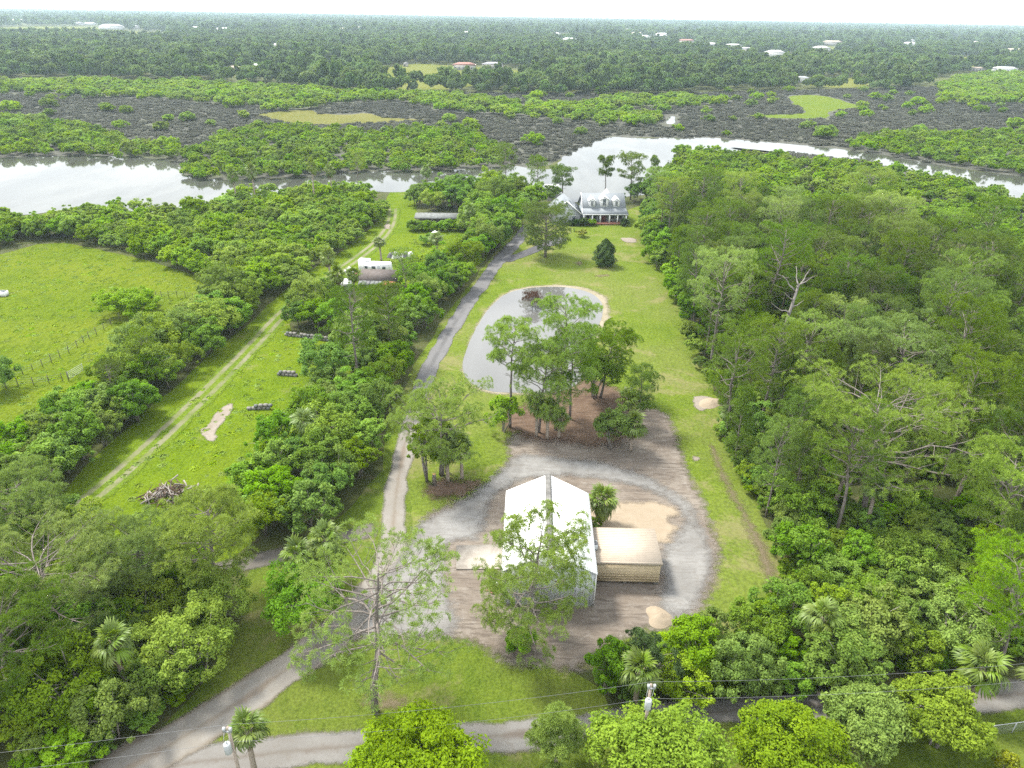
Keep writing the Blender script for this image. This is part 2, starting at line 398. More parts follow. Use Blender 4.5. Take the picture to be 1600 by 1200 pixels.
M_track = soil_mat("track_ruts", [(0.1426, 0.1268, 0.0898), (0.1902, 0.1691, 0.1321), (0.1057, 0.1057, 0.0422), (0.0846, 0.0951, 0.0264)], 0.5, 0.6, 0, lat=(0.82, 0.25, 'grass'))
M_side = soil_mat("side_track_soil", [(0.0808, 0.0746, 0.0653), (0.1119, 0.1026, 0.0901), (0.0684, 0.0622, 0.0435), (0.0622, 0.0559, 0.0435)], 0.5, 0.6, 0)
M_mulch = soil_mat("mulch", [(0.0808, 0.0528, 0.0373), (0.1243, 0.087, 0.0609), (0.1865, 0.1399, 0.1026), (0.0342, 0.0249, 0.0186)], 2.2, 2.8, 0.6, 0.8, grass=(0.15, 0.122, 0.098), gvar=(0.85, 1.1), bump=1.0)
M_sand = soil_mat("white_sand", [(0.169, 0.1458, 0.1183), (0.2114, 0.186, 0.1564), (0.1394, 0.1141, 0.0846), (0.169, 0.1268, 0.0846)], 0.35, 0.5, 0)
M_apron = soil_mat("cream_sand", [(0.2238, 0.1846, 0.1342), (0.263, 0.2181, 0.1623), (0.2014, 0.1623, 0.1119), (0.2014, 0.151, 0.1008)], 0.9, 1.0, 0.35, 0.1, grass=(0.2, 0.17, 0.14), gvar=(0.85, 1.1))
M_bank = soil_mat("pond_sand", [(0.1776, 0.1554, 0.1036), (0.2442, 0.2146, 0.1628), (0.1258, 0.1332, 0.0444), (0.1184, 0.1036, 0.0592)], 1.1, 1.3, 0, grass=(0.1184, 0.1443, 0.0296))
M_bare = soil_mat("worn_path", [(0.118, 0.094, 0.06), (0.15, 0.123, 0.08), (0.085, 0.095, 0.03), (0.09, 0.072, 0.045)], 1.6, 1.8, 0)

road("gravel_driveway", [(120, 1250), (210, 1195), (290, 1150), (390, 1087), (450, 1045), (505, 1005), (555, 960), (598, 905), (612, 860), (616, 800), (624, 740), (634, 690), (648, 640)], [5.2, 4.6, 4.2, 4.2, 4.2, 4.4, 4.6, 4.0, 3.4, 2.9, 2.8, 2.8, 2.8], 0.06, M_drive)
road("asphalt_driveway", [(648, 641), (664, 592), (688, 545), (714, 500), (745, 455), (774, 415), (798, 388), (812, 372), (822, 352)], [2.8, 2.9, 3.0, 3.1, 3.1, 3.2, 3.6, 3.4, 3.2], 0.055, M_asph)
road("house_spur", [(788, 408), (806, 402), (826, 394), (850, 384), (880, 372)], [3, 3.2, 3.2, 3.2, 3.4], 0.065, M_asph2)
road("lower_road", [(150, 1240), (260, 1200), (380, 1183), (480, 1172), (600, 1163), (760, 1152), (900, 1138), (1000, 1124), (1150, 1110), (1300, 1102), (1480, 1096), (1650, 1078), (1800, 1066)], [3.0, 3.2, 3.4, 3.4, 3.2, 3.2, 3.0, 3.0, 3.0, 3.0, 3.0, 3.0, 3.0], 0.05, M_lower)
road("dirt_track", [(70, 835), (110, 802), (170, 755), (230, 702), (300, 636), (360, 577), (400, 535), (440, 492), (478, 462), (520, 430), (560, 402), (592, 376), (610, 350), (614, 325)], [4.4], 0.04, M_track)
road("side_track", [(280, 915), (340, 893), (400, 877), (470, 860), (545, 838), (600, 822)], [2.6], 0.045, M_side)
road("worn_path", [(1110, 690), (1130, 745), (1160, 800), (1188, 855), (1205, 910), (1215, 960)], [1.6, 1.8, 1.8, 2.2, 2.2, 1.6], 0.035, M_bare)
sheet("dirt_yard", [(640, 840), (655, 800), (700, 785), (745, 765), (775, 735), (790, 708), (785, 690), (800, 670), (870, 660), (960, 640), (1010, 632), (1048, 640), (1066, 680), (1078, 720), (1088, 750), (1105, 780), (1124, 815), (1138, 870), (1134, 920), (1108, 962), (1060, 985), (990, 1000), (935, 1050), (865, 1058), (800, 1048), (745, 1018), (690, 995), (640, 1000)], 0.03, M_yard, 0.7, 0.3, 2, 0.9)
sheet("mulch_bed", [(648, 770), (668, 748), (720, 740), (766, 745), (772, 757), (740, 774), (700, 788), (660, 786)], 0.05, M_mulch, 0.5, 0.7, 1, 0.6)
sheet("mulch_bed", [(758, 650), (780, 635), (830, 625), (880, 585), (930, 588), (985, 610), (1005, 640), (1000, 690), (940, 705), (860, 698), (800, 690)], 0.04, M_mulch, 0.6, 0.9, 1, 0.8)
sheet("gravel_loop", [(628, 850), (640, 815), (690, 795), (735, 768), (768, 740), (800, 704), (850, 708), (930, 716), (1000, 733), (1052, 760), (1088, 790), (1112, 830), (1126, 870), (1122, 915), (1100, 948), (1072, 975), (1030, 972), (1020, 935), (1028, 880), (1030, 845), (1052, 840), (1060, 800), (1030, 780), (985, 762), (930, 752), (875, 748), (820, 750), (795, 765), (772, 790), (765, 830), (745, 848), (705, 852), (702, 880), (712, 930), (730, 985), (690, 1005), (630, 1010), (560, 1010), (545, 965), (590, 900)], 0.07, M_loop, 0.6, 0.25, 2, 0.8)
sheet("sand_apron", [(905, 788), (955, 782), (1005, 780), (1056, 787), (1066, 804), (1046, 814), (1074, 824), (1050, 838), (1058, 850), (1000, 854), (905, 866)], 0.08, M_apron, 0.4, 0.4, 1, 0.5)
# poured slab beside the barn
m = MB(); c4 = GP([(713, 854), (792, 852), (792, 890), (713, 891)]); zz = 0.16
m.add(np.vstack([np.column_stack([c4, np.zeros(4)]), np.column_stack([c4, np.full(4, zz)])]), [(7, 6, 5, 4), (0, 1, 5, 4), (1, 2, 6, 5), (2, 3, 7, 6), (3, 0, 4, 7)])
t = NT("slab"); v = t.pos(); n1 = t.noise(v, 0.8, 5, 0.65, 1.0); n2 = t.noise(t.pos((0.3, 1.5, 1), (0, 0, 0.3)), 1.6, 4)
c = t.mix(t.step(n1, 0.4, 0.65), (0.30, 0.275, 0.24), (0.23, 0.205, 0.175)); c = t.mix(t.step(n2, 0.55, 0.7, 0, 0.5), c, (0.25, 0.21, 0.175))
o = m.build("concrete_pad", t.finish(c, 0.9, 0.2)); o['kind'] = 'structure'

for i, (pts, mt, z) in enumerate([
    ([(309, 672), (326, 664), (335, 645), (352, 632), (367, 627), (364, 644), (350, 660), (340, 672), (336, 695), (322, 688)], M_sand, 0.05),
    ([(1079, 622), (1100, 617), (1120, 624), (1112, 636), (1096, 646), (1085, 638)], M_sand, 0.05),
    ([(1080, 711), (1094, 711), (1092, 724), (1084, 726)], M_sand, 0.05),
    ([(966, 371), (996, 372), (995, 380), (975, 379)], M_sand, 0.05),
    ([(600, 350), (612, 350), (610, 359), (600, 358)], M_sand, 0.05),
    ([(255, 500), (275, 496), (274, 508), (258, 513)], M_bare, 0.045),
    ([(925, 429), (955, 427), (957, 433), (928, 434)], M_bare, 0.045),
    ([(895, 408), (912, 406), (916, 416), (898, 417)], M_bare, 0.045),
    ([(560, 1080), (640, 1075), (650, 1110), (600, 1122), (555, 1110)], M_bare, 0.045)]):
    sheet("sand_patch", pts, z, mt, 0.35, 0.2, 1, 0.6, seed=20 + i)

# ------------------------------------------------------------------ water and marsh
def water_mat(name, col, ior=1.5, bs=0.05, sc=0.8, rough=0.06, mirror=0.95):
    """silty water: a dull body under a skin that mirrors more at a low angle"""
    t = NT(name); v = t.pos(); n = t.noise(v, sc, 3, 0.5); w = t.noise(t.pos((1, .35, 1)), 0.05, 4, 0.6, 0.5)
    nm = t.bump(n, bs, 0.05)
    d = t.n("BsdfDiffuse", {'Color': t.mix(t.step(w, .35, .65), col, tuple(x * 1.35 for x in col)), 'Normal': nm})
    g = t.n("BsdfGlossy", {'Color': t.mix(t.step(w, .4, .62), (mirror * .9, mirror * .91, mirror * .92), (mirror, mirror, mirror)), 'Roughness': rough, 'Normal': nm})
    m = t.n("MixShader", {0: t.n("Fresnel", {'IOR': ior, 'Normal': nm}).outputs[0], 1: d.outputs[0], 2: g.outputs[0]})
    t.t.links.new(m.outputs[0], t.out.inputs['Surface'])
    return t.m
M_river = water_mat("river_water", (0.05, 0.053, 0.043), 1.4, 0.05, 0.6, 0.06, 0.74)
M_pond = water_mat("pond_water", (0.075, 0.075, 0.07), 1.55, 0.012, 1.0, 0.03, 0.9)
POND = [(720, 572), (733, 535), (755, 492), (783, 462), (815, 451), (868, 447), (912, 453), (938, 466), (944, 488), (934, 512), (920, 545), (918, 580), (900, 605), (860, 616), (800, 614), (757, 611), (732, 598)]
BANK = [(716, 575), (729, 532), (751, 489), (781, 459), (813, 447), (870, 443), (918, 448), (950, 461), (959, 487), (946, 518), (928, 548), (926, 584), (904, 612), (860, 622), (798, 619), (753, 616), (727, 603)]
sheet("pond_bank", BANK, 0.03, M_bank, 0.6, 0.3, 2, 1.0)
sheet("pond", POND, 0.05, M_pond, 0.8, 0.12, 2, 6)
RIVER = [(-300, 252), (-60, 249), (80, 244), (180, 243), (240, 248), (272, 251), (281, 265), (300, 279), (370, 282), (450, 279), (540, 271), (620, 267), (700, 267), (765, 262), (795, 258), (845, 266), (870, 264), (877, 246), (902, 231), (930, 218), (950, 213), (1000, 217), (1060, 214), (1130, 216), (1200, 223), (1290, 230), (1350, 238), (1420, 249), (1500, 264), (1600, 277), (1800, 300),
         (1800, 345), (1600, 314), (1520, 291), (1440, 270), (1390, 260), (1300, 246), (1200, 238), (1130, 236), (1060, 245), (1040, 275), (1040, 300), (950, 312), (860, 318), (840, 300), (800, 290), (740, 285), (700, 290), (640, 300), (590, 300), (520, 290), (440, 305), (330, 315), (250, 335), (150, 326), (100, 327), (40, 337), (0, 331), (-100, 325), (-300, 330)]
sheet("river", RIVER, 0.05, M_river, 4, 1.2, 1, 60)
sheet("creek", [(962, 187), (972, 183), (985, 176), (1045, 176), (1052, 182), (1050, 195), (1042, 196), (1040, 186), (1010, 186), (985, 192)] if False else [(1040, 194), (1042, 187), (1050, 181), (1055, 183), (1054, 194)], 0.06, M_river, 2, 0.5, 1, 20)
sheet("creek", [(1456, 141), (1470, 138), (1495, 139), (1492, 149), (1476, 148), (1468, 144)], 0.06, M_river, 3, 0.5, 1, 30)
sheet("creek", [(752, 216), (757, 213), (768, 214), (767, 220), (756, 221)], 0.06, M_river, 2, 0.4, 1, 20)
sheet("mud_flat", [(-60, 410), (0, 391), (40, 382), (85, 374), (78, 386), (38, 396), (0, 406), (-60, 424)], 0.05, M_sand, 1, 0.4, 1, 10)
t = NT("marsh_mud"); v = t.pos(); n1 = t.noise(v, 0.03, 5, 0.6); n2 = t.noise(v, 0.35, 5, 0.7); n3 = t.noise(v, 0.12, 4, 0.6)
c = t.mix(t.step(n2, 0.35, 0.65), (0.05, 0.051, 0.042), (0.085, 0.086, 0.07)); c = t.mix(t.step(n1, 0.5, 0.7, 0, 0.6), c, (0.085, 0.1, 0.045))
M_marsh = t.finish(c, 0.95, 0.1, t.bump(n2, 0.8, 0.6))
sheet("marsh", [(-600, 262), (-60, 247), (250, 249), (285, 268), (310, 281), (450, 279), (620, 267), (765, 262), (850, 262), (880, 246), (950, 213), (1130, 216), (1300, 231), (1500, 264), (1800, 300), (2400, 330), (2400, 140), (1500, 134), (1300, 140), (1000, 146), (700, 144), (400, 136), (-600, 118)], 0.02, M_marsh, 12, 3, 1, 60)
sheet("marsh", [(1060, 240), (1140, 236), (1300, 246), (1440, 270), (1600, 314), (1800, 345), (1900, 420), (1500, 330), (1350, 290), (1200, 262)], 0.02, M_marsh, 4, 1, 1, 40)
M_mgrass = grass_mat("marsh_grass", 0.4, 0.0, a=(0.076, 0.086, 0.0177), b=(0.1113, 0.1088, 0.0315), y=(0.1265, 0.1165, 0.0393), ymix=0.7, s=0.3)
M_mgreen = grass_mat("marsh_green", 0.4, 0.0, a=(0.0557, 0.0928, 0.0081), b=(0.0891, 0.1238, 0.0108), y=(0.1058, 0.1238, 0.0162), ymix=0.4, s=0.3)
sheet("marsh_meadow", [(398, 178), (440, 174), (486, 171), (496, 177), (540, 180), (575, 176), (600, 184), (650, 186), (676, 187), (650, 193), (560, 192), (480, 196), (440, 189), (405, 184)], 0.05, M_mgrass, 3, 1, 1, 30)
sheet("marsh_meadow", [(1230, 150), (1270, 148), (1300, 152), (1330, 162), (1355, 168), (1345, 172), (1310, 171), (1290, 176), (1300, 184), (1260, 186), (1200, 184), (1165, 183), (1170, 179), (1240, 179), (1265, 176), (1240, 168), (1238, 158)], 0.05, M_mgreen, 3, 1, 1, 30)
sheet("marsh_meadow", [(872, 208), (890, 204), (915, 206), (918, 210), (890, 212)], 0.05, M_mgreen, 3, 1, 1, 30)
sheet("marsh_meadow", [(1128, 229), (1200, 236), (1290, 246), (1270, 252), (1180, 240)], 0.05, M_mgrass, 3, 1, 1, 30)
FAR_FIELDS = [[(585, 108), (640, 99), (705, 102), (790, 108), (835, 112), (825, 128), (760, 130), (715, 139), (640, 141), (596, 137)],
              [(1250, 127), (1300, 122), (1360, 121), (1362, 134), (1320, 138), (1258, 134)],
              [(-40, 46), (40, 41), (150, 42), (170, 47), (265, 52), (262, 66), (210, 64), (150, 58), (-40, 58)],
              [(440, 112), (520, 103), (560, 104), (560, 110), (500, 116)],
              [(90, 96), (110, 94), (118, 98), (98, 100)],
              [(1060, 74), (1090, 72), (1092, 80), (1066, 80)], [(1250, 76), (1310, 72), (1320, 80), (1270, 86)], [(1470, 90), (1530, 88), (1540, 104), (1480, 106)], [(1170, 88), (1240, 84), (1255, 100), (1190, 103)], [(1290, 84), (1340, 80), (1350, 90), (1300, 94)], [(1000, 62), (1040, 60), (1046, 68), (1004, 70)], [(700, 70), (740, 69), (742, 76), (704, 77)], [(330, 70), (380, 68), (384, 76), (336, 78)],
              [(1480, 62), (1510, 60), (1512, 68), (1486, 69)], [(0, 21), (150, 20), (160, 23), (0, 24)]]
M_ffield = grass_mat("far_field_grass", 0.3, 0.0, a=(0.0708, 0.0908, 0.0138), b=(0.1013, 0.1122, 0.0197), y=(0.1316, 0.1283, 0.0354), ymix=0.6, s=0.15)
for p in FAR_FIELDS: sheet("field", p, 0.05, M_ffield, 8, 2, 1, 80)

# ------------------------------------------------------------------ foliage
M_bark_pine = bark_mat("pine_bark", (0.11, 0.092, 0.08), (0.215, 0.192, 0.172))
M_bark_grey = bark_mat("grey_bark", (0.16, 0.14, 0.12), (0.3, 0.275, 0.25))
M_dead = bark_mat("bleached_wood", (0.13, 0.117, 0.107), (0.22, 0.205, 0.19))
M_bark_dark = bark_mat("dark_brush", (0.055, 0.038, 0.028), (0.13, 0.09, 0.065))
M_bark_palm = bark_mat("palm_bark", (0.2, 0.165, 0.13), (0.33, 0.28, 0.23), 6)
M_pine = leaf_mat("pine_needles", (0.0495, 0.0954, 0.009), (0.1375, 0.212, 0.022), 0.3, 0.6, 0.06)
M_pine_bright = leaf_mat("bright_pine_needles", (0.1096, 0.1982, 0.0124), (0.245, 0.354, 0.0248), 0.32, 0.6, 0.06, vary=0.1)
M_pine_pale = leaf_mat("pale_pine_needles", (0.108, 0.178, 0.026), (0.225, 0.315, 0.062), 0.32, 0.6, 0.06, vary=0.15)
M_broad = leaf_mat("broad_leaves", (0.0776, 0.1642, 0.0092), (0.1944, 0.3353, 0.0173), 0.35, 0.5, 0.06)
M_olive = leaf_mat("olive_leaves", (0.0953, 0.1702, 0.0128), (0.2188, 0.313, 0.0268), 0.33, 0.55, 0.06)
M_bright = leaf_mat("spring_leaves", (0.155, 0.235, 0.008), (0.28, 0.365, 0.012), 0.38, 0.45, 0.06, vary=0.1)
M_mang = leaf_mat("mangrove_leaves", (0.093, 0.1822, 0.0067), (0.223, 0.3377, 0.0114), 0.35, 0.5, 0.06)
M_fresh = leaf_mat("fresh_leaves", (0.095, 0.17, 0.012), (0.19, 0.28, 0.024), 0.36, 0.5, 0.06, vary=0.1)
M_dark = leaf_mat("cedar_leaves", (0.0274, 0.0575, 0.011), (0.0547, 0.1019, 0.0165), 0.15, 0.55, 0.06)
M_palm = leaf_mat("palm_leaves", (0.0692, 0.1166, 0.0147), (0.1569, 0.2179, 0.0288), 0.25, 0.45, 0.25)
M_palm_dead = leaf_mat("dry_palm_leaves", (0.1098, 0.0845, 0.0465), (0.1774, 0.1394, 0.0845), 0.2, 0.6, 0.2, tcol=(1, 0.9, 0.7))
M_yellow = leaf_mat("yellow_leaves", (0.1605, 0.1859, 0.0079), (0.2649, 0.2703, 0.0105), 0.35, 0.45, 0.3)
M_scrub = leaf_mat("grey_scrub", (0.0728, 0.0782, 0.0602), (0.1323, 0.1372, 0.106), 0.1, 0.7, 0.1, vary=0.3, tcol=(1, 1, 0.9))
M_farleaf = leaf_mat("distant_leaves", (0.046, 0.0943, 0.03), (0.1437, 0.2127, 0.055), 0.25, 0.6, 0.06, vary=0.35)
M_red = leaf_mat("rusty_needles", (0.0792, 0.0396, 0.0231), (0.132, 0.066, 0.0396), 0.2, 0.6, 0.15)
M_grasst = leaf_mat("tussock_blades", (0.1079, 0.1822, 0.0113), (0.1908, 0.2641, 0.0188), 0.12, 0.8, 0.05, vary=0.15)

def rots(d, rng):
    d = d / (np.linalg.norm(d, axis=1)[:, None] + 1e-9)
    r = rng.normal(size=d.shape); a = np.cross(d, r); a /= np.linalg.norm(a, axis=1)[:, None] + 1e-9
    return np.stack([a, np.cross(d, a), d], 2)
def _tuft_templates(K, wid, spread, rng):
    out = []
    for _ in range(5):
        th = rng.uniform(0, 2 * math.pi) + np.arange(K) * 2.399; el = np.sqrt((np.arange(K) + .5) / K) * spread
        tip = np.stack([np.sin(el) * np.cos(th), np.sin(el) * np.sin(th), np.cos(el)], 1) * rng.uniform(.75, 1.05, K)[:, None]
        side = np.cross(tip, rng.normal(size=(K, 3))); side /= np.linalg.norm(side, axis=1)[:, None]
        out.append(np.stack([tip * 0.08 - side * wid * .35, tip * 0.62 + side * wid * 0.62, tip, tip * 0.55 - side * wid * 0.5], 1))
    return out
def add_tufts(mb, P, D, size, rng, K=9, wid=0.20, spread=1.4, tint=None):
    P = np.asarray(P); n = len(P); T = _tuft_templates(K, wid, spread, rng); R = rots(np.asarray(D), rng)
    S = size * rng.uniform(.75, 1.25, n); which = rng.integers(0, 5, n)
    Tm = np.stack(T)[which]
    V = np.einsum('nij,nkvj->nkvi', R, Tm) * S[:, None, None, None] + P[:, None, None]
    b = rng.uniform(0, 1, n) if tint is None else np.asarray(tint)
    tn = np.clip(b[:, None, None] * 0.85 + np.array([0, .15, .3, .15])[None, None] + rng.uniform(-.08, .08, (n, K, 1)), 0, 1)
    F = np.arange(n * K * 4).reshape(-1, 4)
    mb.add(V.reshape(-1, 3), F, 0, np.broadcast_to(tn, (n, K, 4)).ravel())
def add_leaves(mb, P, N, size, rng, aspect=0.55, tint=None, mat=0):
    n = len(P); R = rots(N, rng); s = size * np.clip(rng.lognormal(0, .32, n), .45, 2.0)
    a = R[:, :, 0] * s[:, None]; b = R[:, :, 1] * (s * aspect)[:, None]; dn = R[:, :, 2] * (s * 0.25)[:, None]
    V = np.stack([P - a - dn, P + b, P + a * 1.05 - dn, P - b], 1)
    t = rng.uniform(0, 1, n) if tint is None else tint
    mb.add(V.reshape(-1, 3), np.arange(n * 4).reshape(-1, 4), mat, np.repeat(np.clip(t, 0, 1), 4))

def fit(W, C, h, r, off=(0, 0)):
    """bring a grown tree to its true height and spread"""
    A = np.concatenate(C.V); kz = h / A[:, 2].max(); kr = r / np.percentile(np.hypot(A[:, 0] - off[0], A[:, 1] - off[1]), 98)
    for m in (W, C): m.V = [v * np.array((kr, kr, kz)) for v in m.V]
    return W, C
def make_pine(seed, h, cb, spread, nb, r0=0.2, lean=(0, 0), sub=5, tuft=0.45, nt=5, prof='round', up=0.75, low=-0.15, dead=3, K=8, curl=0.25, bare=0.0, blob=0.32, tdir=0.8, wid=.15):
    rng = np.random.default_rng(seed); W = MB(); C = MB()
    zs = np.linspace(0, 1, 10); wob = np.cumsum(rng.normal(size=(10, 2)) * 0.012 * h, 0) * (zs[:, None] ** 0.7); wob[0] = 0
    tr = np.column_stack([lean[0] * zs ** 1.4 + wob[:, 0], lean[1] * zs ** 1.4 + wob[:, 1], zs * h * 0.97])
    W.tube(tr, r0 * (1.15 - 0.95 * zs ** 1.1) + 0.015, 8)
    at = lambda tt: np.array([np.interp(tt, zs, tr[:, k]) for k in range(3)])
    P = []; D = []; Ti = []
    for i in range(nb + dead):
        isdead = i >= nb
        u = rng.uniform(-0.25, 0.15) if isdead else (i + .5) / nb
        t = np.clip(cb + (1 - cb) * u, 0.12, 0.985); az = i * 2.4 + rng.uniform(-.5, .5)
        uu = max(u, 0)
        pf = {'round': math.sqrt(max(0.08, 1 - ((uu - 0.38) / 0.72) ** 2)), 'flat': 0.6 + 0.4 * math.sin(math.pi * min(1, uu * 1.1)), 'cone': (1 - uu) ** 0.8 * 0.92 + 0.13, 'umb': 0.45 + 0.55 * math.sin(math.pi * min(1, 0.15 + uu * 0.75))}[prof]
        L = spread * pf * rng.uniform(.72, 1.18) * (rng.uniform(.4, .8) if isdead else 1)
        sl_ = low + (up - low) * uu + rng.uniform(-.12, .12); cu = curl * rng.uniform(.4, 1.5)
        hd = np.array((math.cos(az), math.sin(az), 0)); sd = np.array((-hd[1], hd[0], 0)); s5 = np.linspace(0, 1, 6)
        wv = rng.normal() * .12; wz = rng.normal() * 0.05
        p0 = at(t)
        path = p0 + hd * (L * s5)[:, None] + sd * (L * wv * np.sin(s5 * 2.6))[:, None] + np.array((0, 0, 1)) * (L * (sl_ * s5 + cu * s5 ** 2 + wz * np.sin(s5 * 7)))[:, None]
        path[:, 2] = np.where(path[:, 2] > h * .96, h * .96 + (path[:, 2] - h * .96) * .25, path[:, 2])
        rb = max(0.028, r0 * 0.38 * (L / spread) * (1.05 - 0.45 * uu))
        W.tube(path, rb * (1 - 0.8 * s5) + 0.01, 5, cap=False)
        leafy = not isdead and rng.uniform() > bare
        for j in range(sub):
            sj = 0.3 + 0.7 * (j + rng.uniform(.2, .9)) / sub
            b0 = np.array([np.interp(sj, s5, path[:, k]) for k in range(3)])
            sgn = 1 if (j % 2) else -1
            aa = az + sgn * rng.uniform(.35, 1.25); l2 = L * 0.36 * rng.uniform(.55, 1.15) * (1.25 - 0.5 * sj)
            dd = np.array((math.cos(aa), math.sin(aa), rng.uniform(.05, .55)))
            q = np.stack([b0, b0 + dd * l2 * .55 + (0, 0, rng.normal() * .06 * l2), b0 + dd * l2 + (0, 0, .14 * l2)])
            W.tube(q, np.array((rb * .42, rb * .28, .012)), 3, cap=False)
            if leafy:
                for fr in (1.0,):
                    n = max(4, int(1.7 * nt * rng.uniform(.7, 1.35))); pr = blob * rng.uniform(.8, 1.25); o = rng.normal(size=(n, 3)); o[:, 2] = np.abs(o[:, 2]) * .9 - .25; o /= np.linalg.norm(o, axis=1)[:, None]
                    P.append(b0 + dd * l2 * fr + o * pr * np.array((1.15, 1.15, .95))); D.append(o * 1.0 + np.array((0, 0, tdir * .55)) + hd * .1)
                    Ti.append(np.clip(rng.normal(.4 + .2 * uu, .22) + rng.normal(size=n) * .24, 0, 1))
        if leafy:
            n = 4 + nt; o = rng.normal(size=(n, 3)); o[:, 2] = np.abs(o[:, 2]) * .9 - .25; o /= np.linalg.norm(o, axis=1)[:, None]
            P.append(path[-1] + o * blob * np.array((1.3, 1.3, .75))); D.append(o * .8 + np.array((0, 0, tdir * .75))); Ti.append(np.clip(rng.normal(.55, .15, n), 0, 1))
    n = 8; P.append(at(1.0) + rng.normal(size=(n, 3)) * blob); D.append(np.tile((0, 0, 1.), (n, 1)) + rng.normal(size=(n, 3)) * .4); Ti.append(rng.uniform(.5, 1, n))
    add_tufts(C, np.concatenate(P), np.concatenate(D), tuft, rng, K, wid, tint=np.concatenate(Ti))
    return fit(W, C, h, spread, (lean[0] * .7, lean[1] * .7))
def make_broad(seed, w, h, nc=44, nl=60, leaf=0.3, low=-0.5, lump=0.2, rc=0.2, stems=3, aspect=0.55, flat=0.48, fill=0.1, zc=0.54, airy=0.0, lobes=None):
    """a crown of uneven lobes; every lobe carries leaf clumps, with gaps between them and shoots standing out"""
    rng = np.random.default_rng(seed); W = MB(); C = MB()
    nlb = lobes or int(rng.integers(9, 13)); R = np.array((w / 2, w / 2, h * flat)); cen = np.array((0, 0, h * zc))
    i = np.arange(nlb * 2); z = 1 - 2 * (i + .5) / len(i); th = i * 2.39996 + rng.uniform(0, 6)
    D = np.stack([np.sqrt(1 - z * z) * np.cos(th), np.sqrt(1 - z * z) * np.sin(th), z], 1) + rng.normal(size=(len(i), 3)) * .22
    D /= np.linalg.norm(D, axis=1)[:, None]; D = D[D[:, 2] > low * .8][:nlb + 3]
    Lc = cen + D * R * (rng.uniform(.42, .42 + lump * 1.6, len(D)))[:, None] * np.array((1, 1, 1.05)); Lr = rng.uniform(.3, .56, len(D)) * w / 2; Lt = rng.uniform(.25, .7, len(D))
    per = max(4, int(1.35 * nc / len(D))); P = []; N = []; T = []; CL = []
    for k in range(len(D)):
        d = rng.normal(size=(per * 3, 3)); d /= np.linalg.norm(d, axis=1)[:, None]; d = d[(d @ D[k] > -.25) & (d[:, 2] > -.55)][:per]
        shoot = rng.uniform(size=len(d)) < .16
        cc = Lc[k] + d * Lr[k] * np.where(shoot, rng.uniform(1.1, 1.4, len(d)), rng.uniform(.72, 1.05, len(d)))[:, None] * np.array((1, 1, .85)); CL.append(cc)
        for q in range(len(d)):
            r = rc * w * .62 * rng.uniform(.55, 1.25) * (.6 if shoot[q] else 1); n = max(6, int(nl * rng.uniform(.5, 1.3) * (.45 if shoot[q] else 1)))
            e = rng.normal(size=(n * 2, 3)); e /= np.linalg.norm(e, axis=1)[:, None]; e = e[(e @ d[q] > -.45)][:n]
            P.append(cc[q] + e * r * rng.uniform(.5 - airy, 1.12 + airy, (len(e), 1)) * np.array((1, 1, .75)))
            N.append(e * .5 + np.array((0, 0, .6)) + rng.normal(size=e.shape) * .42); T.append(np.clip(rng.normal(Lt[k] + rng.normal() * .15, .17, len(e)), 0, 1))
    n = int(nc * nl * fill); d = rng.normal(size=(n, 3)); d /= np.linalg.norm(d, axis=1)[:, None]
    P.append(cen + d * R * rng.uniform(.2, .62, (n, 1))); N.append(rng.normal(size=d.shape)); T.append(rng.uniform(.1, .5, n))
    P = np.concatenate(P); N = np.concatenate(N); T = np.concatenate(T); ok = P[:, 2] > 0.05
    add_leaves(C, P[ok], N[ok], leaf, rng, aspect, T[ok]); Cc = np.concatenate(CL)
    for k in range(stems):
        a = rng.uniform(0, 6.28) + k * 2.1; o = 0.12 * w * (stems > 1)
        b = np.array((math.cos(a) * o * .3, math.sin(a) * o * .3, 0)); e = np.array((math.cos(a) * o * 1.6, math.sin(a) * o * 1.6, h * .6))
        W.tube([b, b * .4 + e * .6 * .9 + rng.normal(size=3) * .05 * w * np.array((1, 1, 0)), e], np.array((.032, .024, .014)) * h * .7, 6)
        for c in Cc[rng.choice(len(Cc), 6, False)]:
            W.tube([b * .35 + e * .65, (b * .35 + e * .65) * .5 + c * .5 + np.array((0, 0, .03 * h)), c], np.array((.016, .011, .004)) * h * .6, 4, cap=False)
    return fit(W, C, h, w / 2)
def make_frond(seed, pet=0.9, fan=0.95, nleaf=17, droop=0.5):
    """one fan leaf: an arching stalk along +x, uneven blades that split and hang at the tips"""
    rng = np.random.default_rng(seed); m = MB(); sag = droop * .35
    m.tube([(0, 0, 0), (pet * .5, 0, .06), (pet, 0, .03 - sag * .3)], (.03, .022, .016), 3, cap=False, tint=.5)
    V = []; F = []; T = []; n = 0
    for a in np.linspace(-1.9, 1.9, nleaf):
        if rng.uniform() < .08: continue
        a += rng.normal() * .05; L = fan * (1.02 - 0.2 * abs(a)) * rng.uniform(.78, 1.12); d = np.array((math.cos(a), math.sin(a), 0)); s = np.array((-d[1], d[0], 0)); wv = 0.062 * fan
        b = np.array((pet, 0, .03 - sag * .3)); m1 = b + d * L * .4 + (0, 0, .07 - sag * .3 + rng.normal() * .03); m2 = b + d * L * .72 + (0, 0, -sag * .5 - droop * L * .18); tip = b + d * L * .86 + (0, 0, -droop * L * rng.uniform(.5, 1.0) - sag * .6)
        V += [b, m1 - s * wv, m1 + s * wv, m2 - s * wv * .8, m2 + s * wv * .8, tip]; F += [(n, n + 1, n + 2), (n + 3, n + 5, n + 4), (n + 1, n + 3, n + 2), (n + 2, n + 3, n + 4)]
        t = rng.uniform(.15, .75); T += [t, t, t, t, t, min(1, t + .35)]; n += 6
    m.add(V, np.array(F), 0, np.clip(T, 0, 1)); return m
